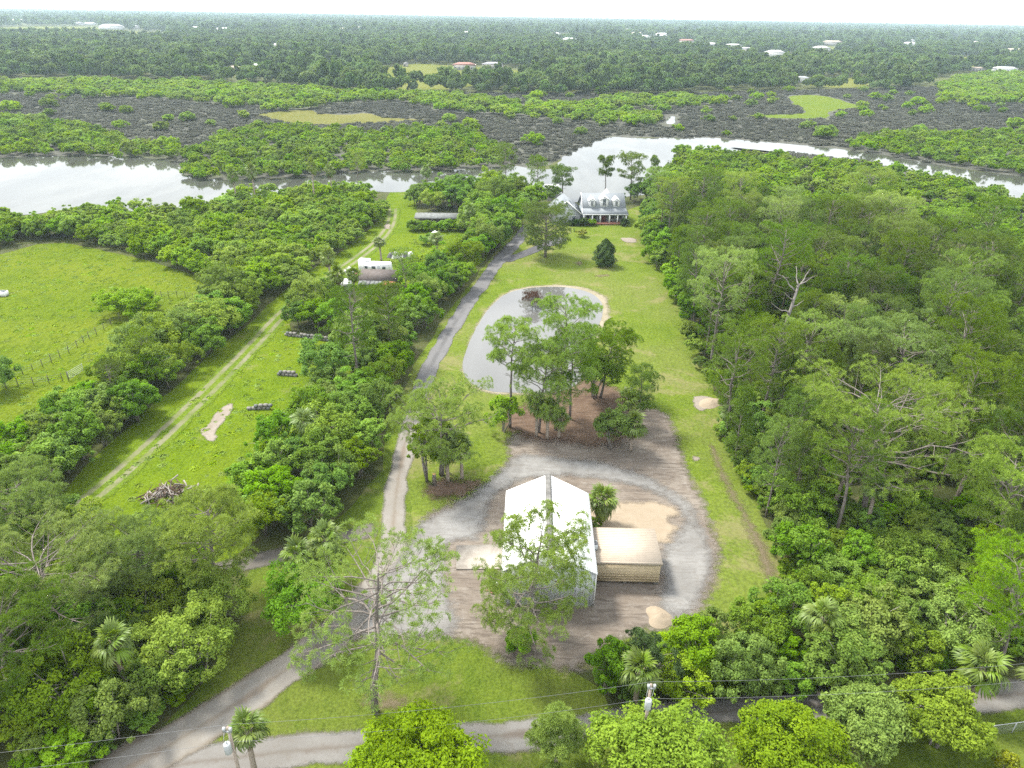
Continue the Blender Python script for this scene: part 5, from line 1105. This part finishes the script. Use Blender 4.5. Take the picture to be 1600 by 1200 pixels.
# far left of the pasture: white trough, fences, gate
tr_ = thing("water_trough", "white box shaped water trough at the left edge of the pasture", "trough", (*G(3, 462), 0)); m = MB(); m.box((0, 0, .5), (2.2, 1.1, .9)); m.build("tank", M_trim, tr_); m = MB(); m.box((0, 0, .955), (2.0, .9, .02)); m.build("water_surface", M_glass, tr_)
post = MB(); post.tube([(0, 0, 0), (0, 0, 1.35), (0, 0, 1.4)], (.055, .05, .04), 6); post_me = post.mesh("post", M_wood)
def fence(label, pts, hts=(.45, .8, 1.15)):
    P = GP(pts); f = thing("wire_fence", label, "fence", (P[0][0], P[0][1], 0)); Q = P - P[0]
    for q in Q: link("post", post_me, f, (q[0], q[1], 0), 0, random.uniform(.9, 1.1))
    for hh in hts: m = MB(); m.tube(np.column_stack([Q, np.full(len(Q), hh)]), .014, 3); m.build("wire", M_cable, f)
random.seed(2)
fence("wire fence running diagonally up the pasture to the round bush", [(12, 590), (36, 585), (52, 580), (67, 573), (81, 567), (94, 559), (108, 552), (121, 543), (131, 536), (140, 530), (151, 523), (163, 516), (174, 509), (188, 501)])
fence("wire fence right of the round bush in the pasture", [(236, 470), (245, 467), (253, 466), (264, 465), (277, 464), (290, 465), (302, 467), (313, 466), (328, 464)])
fence("short wire fence left of the white gate", [(-10, 612), (10, 607), (29, 604), (53, 602), (77, 599), (98, 595)])
gt = thing("field_gate", "white barred field gate in the pasture", "gate", (*G(108, 595), 0)); Bq = G(131, 581) - G(108, 595); L = np.linalg.norm(Bq); gt.rotation_euler = (0, 0, math.atan2(Bq[1], Bq[0]))
for k in range(5): m = MB(); m.tube([(0.1, 0, .3 + k * .27), (L, 0, .3 + k * .27)], .026, 6); m.build("rail", M_galv, gt)
for x in (.1, L): m = MB(); m.tube([(x, 0, .22), (x, 0, 1.45)], .04, 6); m.build("upright", M_galv, gt)
link("post", post_me, gt, (-.05, 0, 0), 0, 1.15)
# tan shed's neighbours in the meadow: brown roofed shed, trailer, hut, tractor
sh = thing("shed", "old shed with a brown roof and patched tin lean to before the white trailer", "shed", (*G(590, 456), 0), math.radians(-3)); sh.scale = (.86, .86, .95)
m = MB(); prism(m, [(-4.3, 0), (4.3, 0), (4.3, 2.3), (-4.3, 2.3)], .8, 5.8); m.build("wall", M_wood, sh)
m = MB(); slab_quad(m, [(-4.7, .6, 2.35), (4.7, .6, 2.35), (4.4, 4.0, 3.75), (-4.4, 4.0, 3.75)], .08); m.build("roof", M_brown, sh)
m = MB(); slab_quad(m, [(-4.4, 4.0, 3.74), (4.4, 4.0, 3.74), (4.5, 6.1, 2.6), (-4.5, 6.1, 2.6)], .08); m.build("roof", M_brown, sh)
for k in range(9):
    m = MB(); x = -4.3 + k * .95; slab_quad(m, [(x, -1.0, 1.75 + .03 * (k % 2)), (x + .98, -1.0, 1.75 + .03 * (k % 2)), (x + .98, .62, 2.25 + .03 * (k % 2)), (x, .62, 2.25 + .03 * (k % 2))], .03); o = m.build("roof_panel", M_rust if k >= 6 else (M_dkgrey if k in (2,) else M_tin), sh)
    if k >= 6: o['label'] = "rusty orange roof panel"
for x in (-4.2, -1.4, 1.4, 4.1): m = MB(); m.box((x, -.9, .86), (.12, .12, 1.72)); m.build("post", M_wood, sh)
tl = thing("travel_trailer", "long white travel trailer behind the brown roofed shed", "trailer", (*G(589, 428), 0), math.radians(-4)); tl.scale = (.7, .7, .8)
m = MB(); prism(m, [(-4.6, .5), (4.4, .5), (4.7, 1.4), (4.5, 3.0), (4.2, 3.2), (-4.5, 3.2), (-4.7, 2.9)], -1.2, 1.2); m.build("body", M_trim, tl)
for x, w in ((-2.9, .9), (-.6, 1.2), (2.6, 1.0)): m = MB(); m.box((x, -1.21, 2.1), (w, .05, .7)); m.build("window", M_glass, tl)
m = MB(); m.box((1.0, -1.22, 1.6), (.75, .05, 1.9)); m.build("door", M_galv, tl)
for x in (-1.5, 1.8): m = MB(); m.box((x, 0, 3.3), (.8, .7, .2)); m.build("roof_vent", M_galv, tl)
for x in (-.6, .4):
    m = MB(); m.tube([(x, -1.15, .38), (x, -.9, .38)], .36, 14); m.build("wheel", M_rubber, tl)
bt = thing("box_trailer", "white box trailer at the far left end of the travel trailer", "trailer", (*G(571, 426), 0), math.radians(-6)); bt.scale = (.7, .8, .95); m = MB(); m.box((0, 0, 1.75), (3.2, 2.4, 2.5)); m.build("body", M_trim, bt); m = MB(); m.box((0, 0, 3.03), (3.3, 2.5, .08)); m.build("roof", M_trim, bt)
for x in (-.6, .6): m = MB(); m.tube([(x, -1.2, .4), (x, -.95, .4)], .4, 12); m.build("wheel", M_rubber, bt)
hu = thing("hut", "small pale grey hut left of the brown roofed shed among the palms", "hut", (*G(541, 458), 0), math.radians(4)); m = MB(); m.box((0, 0, 1.15), (2.3, 2.2, 2.3)); m.build("wall", M_galv, hu); m = MB(); slab_quad(m, [(-1.35, -1.3, 2.35), (1.35, -1.3, 2.35), (1.35, 1.3, 2.6), (-1.35, 1.3, 2.6)], .08); m.build("roof", M_trim, hu); m = MB(); m.box((.2, -1.12, 1.0), (.8, .05, 1.9)); m.build("door", M_tin, hu)
tk = thing("tractor", "small dark red tractor left of the brown roofed shed", "tractor", (*G(556, 436), 0), math.radians(35))
m = MB(); m.box((.6, 0, .95), (1.4, .7, .6)); m.box((-.3, 0, .8), (.8, .6, .3)); m.build("body", M_redpaint, tk)
for x, y, r in ((-.5, .65, .62), (-.5, -.65, .62), (1.0, .5, .36), (1.0, -.5, .36)): m = MB(); m.tube([(x, y - .15, r), (x, y + .15, r)], r, 14); m.build("wheel", M_rubber, tk)
m = MB(); m.box((-.5, 0, 1.1), (.5, .5, .12)); m.box((-.75, 0, 1.4), (.1, .5, .5)); m.build("seat", M_dkgrey, tk); m = MB(); m.tube([(.05, 0, 1.2), (-.12, 0, 1.5)], .03, 5); m.build("steering_wheel", M_dkgrey, tk)
heap("scrap_heap", "little heap of white scrap beside the dark red tractor", (547, 428), "heap", [M_tarp, M_tarp, M_tin], 9, .6, .7, 13)
tp = thing("tarpaulin_heap", "white tarpaulin covered heap beside the round palm in the meadow", "heap", (*G(627, 402), 0)); rng = np.random.default_rng(14)
for k in range(5):
    m = MB(); n = 10; V = [(0, 0, 1.0)]; F = []
    for i in range(1, 4):
        for j in range(n): a = 6.283 * j / n; V.append((math.cos(a) * .37 * i * rng.uniform(.85, 1.15), math.sin(a) * .3 * i * rng.uniform(.85, 1.15), 1.05 - (i / 3) ** 2 * 1.05 + rng.normal() * .05))
    for j in range(n): F.append((0, 1 + j, 1 + (j + 1) % n))
    for i in range(2):
        for j in range(n): a = 1 + i * n; F.append((a + j, a + n + j, a + n + (j + 1) % n, a + (j + 1) % n))
    m.add(V, F); o = m.build("cover", M_tarp if k % 3 else M_dkgrey, tp, (-2.2 + k * 1.1, rng.normal() * .4, 0), smooth=True); o.scale = (1, 1, rng.uniform(.9, 1.7))
ls = thing("long_shed", "long low grey roofed shed half buried in shrubs by the grove", "shed", (*G(688, 352), 0), math.radians(1))
m = MB(); slab_quad(m, [(-6.6, -1.8, 2.3), (6.9, -1.8, 2.3), (6.9, 2.2, 2.75), (-6.6, 2.2, 2.75)], .1); m.build("roof", M_tin, ls); m = MB(); m.box((0, 1.0, 1.1), (13, 1.8, 2.2)); m.build("wall", M_wood, ls)
for x in (-6.2, -2, 2, 6.4): m = MB(); m.box((x, -1.6, 1.1), (.15, .15, 2.2)); m.build("post", M_wood, ls)
for sx_, lab in ((650, "left"), (672, "second"), (694, "third"), (716, "right")):
    hero("shrub", {"left": "low shrub at the left end of the long grey shed", "second": "low shrub left of the middle of the long grey shed", "third": "low shrub right of the middle of the long grey shed", "right": "low shrub at the right end of the long grey shed"}[lab], "shrub", G(sx_, 360), make_broad(900 + sx_, 5.2, 2.9, 24, 80, .2), M_broad, M_bark_grey)
wh = thing("canopy_tent", "small white peaked canopy behind the round green grass clump in the meadow", "canopy", (*G(680, 374), 0)); wh.scale = (.7, .7, .75); m = MB(); m.add([(-1.5, -1.3, 1.9), (1.5, -1.3, 1.9), (1.5, 1.3, 1.9), (-1.5, 1.3, 1.9), (0, 0, 3.0)], [(0, 1, 4), (1, 2, 4), (2, 3, 4), (3, 0, 4)]); m.build("cover", M_tarp, wh)
for x in (-1.4, 1.4):
    for y in (-1.2, 1.2): m = MB(); m.tube([(x, y, 0), (x, y, 1.9)], .04, 5); m.build("leg", M_galv, wh)
hero("shrub", "tall round clump of green grass in the meadow in front of the white canopy", "shrub", G(668, 382), make_broad(171, 4.2, 3.0, 30, 60, .34, aspect=.18, low=-.1), M_broad, M_bark_grey)
sw = thing("small_outbuilding", "small white outbuilding with a low gable left of the house pine", "outbuilding", (*G(825, 336), 0), .2); m = MB(); prism(m, [(-1.7, 0), (1.7, 0), (1.7, 2.3), (0, 3.1), (-1.7, 2.3)], -1.6, 1.6); m.build("wall", M_siding, sw)
for sg_ in (-1, 1): m = MB(); q = [(0, -1.8, 3.2), (0, 1.8, 3.2), (sg_ * 2.0, 1.8, 2.25), (sg_ * 2.0, -1.8, 2.25)]; slab_quad(m, q if sg_ < 0 else q[::-1], .06); m.build("roof_slope", M_trim, sw)
wb = thing("white_shed", "white shed glimpsed among trees at the river left of the house", "shed", (*G(862, 306), 0)); m = MB(); m.box((0, 0, 1.5), (4, 3, 3)); m.build("wall", M_trim, wb); m = MB(); m.box((0, 0, 3.06), (4.4, 3.4, .1)); m.build("roof", M_trim, wb)

# grey house -----------------------------------------------------
hx, hy = G(943, 351.0); hs_ = thing("house", "grey roofed house with three dormers and a columned porch at the end of the lawn", "house", (hx + .3, hy + .6, 0), math.radians(3))
hw = 5.9; e_z, r_z, r_y = 2.75, 6.9, 6.2
m = MB(); m.box((0, 1.6 + 4.6, 1.35), (2 * hw - .8, 9.2, 2.7)); m.build("wall", M_bluewall, hs_)
m = MB()
for sx in (-1, 1): m.add([(sx * (hw - .4), 1.8, 3.0), (sx * (hw - .4), 11.2, 3.0), (sx * (hw - .4), r_y, r_z - .3)], [(0, 1, 2)])
m.build("gable_wall", M_siding, hs_)
m = MB(); slab_quad(m, [(-hw - .3, -.3, e_z), (hw + .3, -.3, e_z), (hw, 1.9, 3.75), (-hw, 1.9, 3.75)], .12); m.build("porch_roof", M_shingle, hs_)
m = MB(); slab_quad(m, [(-hw, 1.9, 3.74), (hw, 1.9, 3.74), (hw, r_y, r_z), (-hw, r_y, r_z)], .12); m.build("roof", M_shingle, hs_)
m = MB(); slab_quad(m, [(-hw, r_y, r_z - .01), (hw, r_y, r_z - .01), (hw + .1, 12, 2.8), (-hw - .1, 12, 2.8)], .12); m.build("roof", M_shingle, hs_)
m = MB(); m.box((0, .6, .18), (2 * hw - .2, 2.2, .36)); m.build("porch_floor", M_brick, hs_)
m = MB(); m.box((0, -.28, 2.6), (2 * hw + .5, .12, .22)); m.build("eave_trim", M_trim, hs_)
m = MB(); m.tube([(-hw, 1.85, 3.8), (-hw, r_y, r_z + .05)], .1, 4); m.tube([(-hw - .3, -.3, 2.8), (-hw, 1.9, 3.8)], .1, 4); m.build("rake_trim", M_trim, hs_)
for x in (-5.7, -3.4, -1.25, 1.25, 3.4, 5.7): m = MB(); m.box((x, -.1, 1.45), (.3, .3, 2.2)); m.build("porch_column", M_trim, hs_)
m = MB(); m.box((0, 1.58, 1.4), (1.4, .1, 2.0)); m.build("door", M_door, hs_)
for x in (-4.5, -2.4, 2.4, 4.5):
    w_ = link("window", MB().box((x, 1.57, 1.75), (1.15, .1, 1.6)).mesh("window", M_trim), hs_); MB().box((x, 1.51, 1.75), (.95, .06, 1.4)).build("pane", M_glass, w_)
for x, w, hgt in ((-3.3, 1.7, 2.0), (0, 2.2, 2.3), (3.3, 1.7, 2.0)):
    yf = 2.4; zb = 3.75 + (yf - 1.9) * (r_z - 3.75) / (r_y - 1.9); zt = zb + hgt - .5; yb = yf + (zt + w * .5 - zb) * (r_y - 1.9) / (r_z - 3.75) + .2
    d = link("dormer", None, hs_)
    m = MB(); prism(m, [(x - w / 2, zb - .3), (x + w / 2, zb - .3), (x + w / 2, zt), (x, zt + w * .42), (x - w / 2, zt)], yf, yb); m.build("dormer_wall", M_trim, d)
    m = MB()
    for sg_ in (-1, 1):
        q = [(x, yf - .2, zt + w * .42 + .12), (x, yb, zt + w * .42 + .12), (x + sg_ * (w / 2 + .25), yb, zt - .08), (x + sg_ * (w / 2 + .25), yf - .2, zt - .08)]; slab_quad(m, q if sg_ < 0 else q[::-1], .08)
    m.build("dormer_roof", M_white, d)
    m = MB()
    ww, wh_ = w * .42, hgt * .62
    for i in (-1, 1):
        for j in range(3): m.box((x + i * ww / 4, yf - .03, zb + .25 + wh_ * (j + .5) / 3), (ww / 2 - .07, .05, wh_ / 3 - .07))
    if w > 2: m.tube([(x, yf - .01, zb + .25 + wh_), (x, yf - .05, zb + .25 + wh_)], ww / 2, 14)
    m.build("dormer_window", M_glass, d)
m = MB(); prism(m, [(.5, 5.9), (2.7, 5.9), (1.6, 7.25)], r_y + .6, r_y + 4); m.build("rear_gable", M_trim, hs_)
# wing with its gable to the front
wx0, wx1, wr = -13.2, -6.0, -10.4
m = MB(); prism(m, [(-14.4, 0), (wx1 - .6, 0), (wx1 - .6, 2.7), (wr, 5.8), (-14.4, 2.7)], .4, 10); m.build("wing_wall", M_siding, hs_)
m = MB(); slab_quad(m, [(wx1 - .3, -.0, 2.5), (wx1 + .2, 10.2, 2.6), (wr, 10.2, 5.95), (wr, 0, 5.95)], .12); m.build("wing_roof", M_shingle, hs_)
m = MB(); slab_quad(m, [(wr, 0, 5.94), (wr, 10.2, 5.94), (-14.8, 10.2, 2.5), (-14.8, 0, 2.5)], .12); m.build("wing_roof", M_shingle, hs_)
m = MB(); m.tube([(wx1 - .3, -.02, 2.55), (wr, -.02, 6.0)], .14, 4); m.tube([(-14.8, -.02, 2.55), (wr, -.02, 6.0)], .14, 4); m.build("rake_trim", M_trim, hs_)
w_ = link("window", MB().box((-8.3, .36, 1.5), (1.1, .1, 1.5)).mesh("window", M_trim), hs_); MB().box((-8.3, .3, 1.5), (.9, .06, 1.3)).build("pane", M_glass, w_)
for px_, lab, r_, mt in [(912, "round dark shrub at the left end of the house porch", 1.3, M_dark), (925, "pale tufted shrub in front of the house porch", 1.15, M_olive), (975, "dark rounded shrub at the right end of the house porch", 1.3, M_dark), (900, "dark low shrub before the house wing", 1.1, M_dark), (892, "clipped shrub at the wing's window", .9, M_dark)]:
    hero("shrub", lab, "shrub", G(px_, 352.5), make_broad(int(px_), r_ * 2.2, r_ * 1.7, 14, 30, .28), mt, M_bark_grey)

# utility poles and wires ----------------------------------------
PT1 = np.array((*G(1018, 1066, 9.2), 9.2)); PT2 = np.array((*G(355, 1133, 9.2), 9.2))
def utility_pole(label, T):
    p = thing("utility_pole", label, "utility pole", (T[0], T[1], 0)); m = MB(); m.tube([(0, 0, 0), (0, 0, 9.0)], (.15, .1), 9); m.build("pole", M_bark_palm, p)
    k = link("transformer", MB().tube([(-.12, -.38, 7.0), (-.12, -.38, 7.05), (-.12, -.38, 7.85), (-.12, -.38, 7.93)], (.2, .24, .24, .18), 14).mesh("transformer", M_galv, True), p)
    MB().tube([(-.12, -.38, 7.93), (-.12, -.38, 8.12)], (.06, .04), 8).build("bushing", M_galv, k)
    m = MB(); m.box((.02, -.14, 8.75), (.5, .08, .1)); m.box((-.2, -.14, 8.95), (.16, .16, .34)); m.box((.22, -.14, 8.95), (.16, .16, .34)); m.build("insulator_bracket", M_galv, p)
    m = MB(); m.tube([(.2, -.15, 8.8), (.1, -.35, 8.3), (-.1, -.38, 8.1)], .015, 4); m.tube([(-.2, -.15, 8.8), (-.3, -.3, 8.2), (-.2, -.4, 7.9)], .015, 4); m.build("lead", M_galv, p)
utility_pole("wooden pole with a pale transformer amid the trees right of centre bottom", PT1); utility_pole("wooden pole with a pale transformer by the palm at the drive entrance", PT2)
def wire(label, ctrl, r=.014, sag=.5):
    P = np.array(ctrl, float); out = []
    for i in range(len(P) - 1):
        s = np.linspace(0, 1, 17)[:, None]; q = P[i] * (1 - s) + P[i + 1] * s; q[:, 2] -= 4 * sag * (s * (1 - s))[:, 0]; out.append(q if i == len(P) - 2 else q[:-1])
    m = MB(); m.tube(np.vstack(out), r, 5); tag(m.build("power_cable", M_cable), label, "cable")
dv = PT1 - PT2
wire("upper overhead power cable along the lower road", [PT2 - dv * 1.4, PT2 + (0, 0, .05), PT1 + (0, 0, .05), (*G(1640, 1033, 9.0), 9.0), (*(G(1640, 1033, 9.0) + dv[:2] * .6), 9.0)], .009)
wire("lower overhead power cable along the lower road", [PT2 - dv * 1.4 - (0, 0, 1.8), PT2 - (0, -.1, 1.8), PT1 - (0, -.1, 1.8), (*G(1640, 1061, 7.3), 7.3), (*(G(1640, 1061, 7.3) + dv[:2] * .6), 7.3)], .009)
# chain link fence, bottom right
A, B = G(1545, 1150), G(1680, 1132); d = B - A; L = np.linalg.norm(d); cf = thing("chain_link_fence", "grey chain link fence in the bottom right corner", "fence", (A[0], A[1], 0), math.atan2(d[1], d[0]))
for k in range(5): m = MB(); m.tube([(k * 2.0, 0, 0), (k * 2.0, 0, 1.25)], .04, 7); m.build("post", M_galv, cf)
m = MB(); m.tube([(0, 0, 1.22), (8, 0, 1.22)], .03, 6); m.build("top_rail", M_galv, cf)
m = MB()
for k in range(-6, 42): x = k * .2; m.tube([(max(0, x), 0, max(0.05, .05 - x)), (min(8, x + 1.15), 0, 1.2 if x + 1.15 <= 8 else 1.2 - (x + 1.15 - 8))], .006, 3); 
m.build("wire_mesh", M_galv, cf)

# ------------------------------------------------------------------ buildings beyond the marsh
M_froof = [plain("far_roof_white", (.55, .55, .55), .6), plain("far_roof_grey", (.24, .24, .25), .8), plain("far_roof_tan", (.3, .25, .2), .8), plain("far_roof_red", (.24, .115, .09), .8)]
M_fwall = plain("far_wall", (.4, .385, .36), .7)
BITEMS = []
for px_, py_, w, dp, hgt, mi, nm, lab in FB:
    p = G(px_, py_ + 1.0); rz = rf.uniform(-.25, .25)
    colr = ["white", "grey", "tan", "red"][mi]
    auto = lab is None; grp = "buildings among misty trees" if auto else None
    if auto: lab = "%s roofed building in far trees" % colr
    b_ = thing(nm if nm != "house" else "far_house", lab, "building" if nm in ("warehouse", "far_building") else nm, (p[0], p[1], 0), rz, grp)
    if auto: BITEMS.append((b_, lab, p))
    m = MB(); m.box((0, 0, hgt * .5), (w, dp, hgt)); m.build("wall", M_fwall if mi else M_froof[0], b_)
    m = MB(); x, y, r = w / 2 + .8, dp / 2 + .8, max(.2, w / 2 - dp / 2); m.add([(-x, -y, hgt), (x, -y, hgt), (x, y, hgt), (-x, y, hgt), (-r, 0, hgt + dp * .2), (r, 0, hgt + dp * .2)], [(0, 1, 5, 4), (1, 2, 5), (2, 3, 4, 5), (3, 0, 4), (3, 2, 1, 0)]); m.build("roof", M_froof[mi], b_)
    if py_ > 95:
        m = MB()
        for k in range(int(w / 4)): m.box((-w / 2 + 2 + k * 4, -dp / 2 - .03, hgt * .45), (1.4, .1, 1.4))
        m.build("window", M_glass, b_)

rank_labels(BITEMS, [((175, 45), "the white warehouse"), ((432, 75), "the house above the long roof"), ((620, 50), "the trees above the sunny field"), ((890, 66), "the bright white far house"), ((995, 55), "the middle tan house"), ((1072, 68), "the red roofed far house"), ((1210, 88), "the white house cluster"), ((1300, 70), "the pinkish far house"), ((1420, 72), "the pale far right house"), ((1582, 84), "the tan right edge house"), ((40, 30), "the top left corner"), ((320, 30), "the horizon right of the warehouse"), ((760, 40), "the horizon's middle")])
# ------------------------------------------------------------------ haze
HX = 9200.0
m = MB(); m.box((0, 0, 0), (1, 1, 1)); hz = m.build("haze", [], None); hz.location = (0, 300, 29.5); hz.scale = (2 * HX, 2 * HX, 61.0); hz['kind'] = 'stuff'
t = NT("haze_air"); pv = t.n("VolumePrincipled", {'Color': (0.68, 0.86, 1.0), 'Density': 0.00011, 'Anisotropy': 0.15}); t.t.links.new(pv.outputs[0], t.out.inputs['Volume']); hz.data.materials.clear(); hz.data.materials.append(t.m)
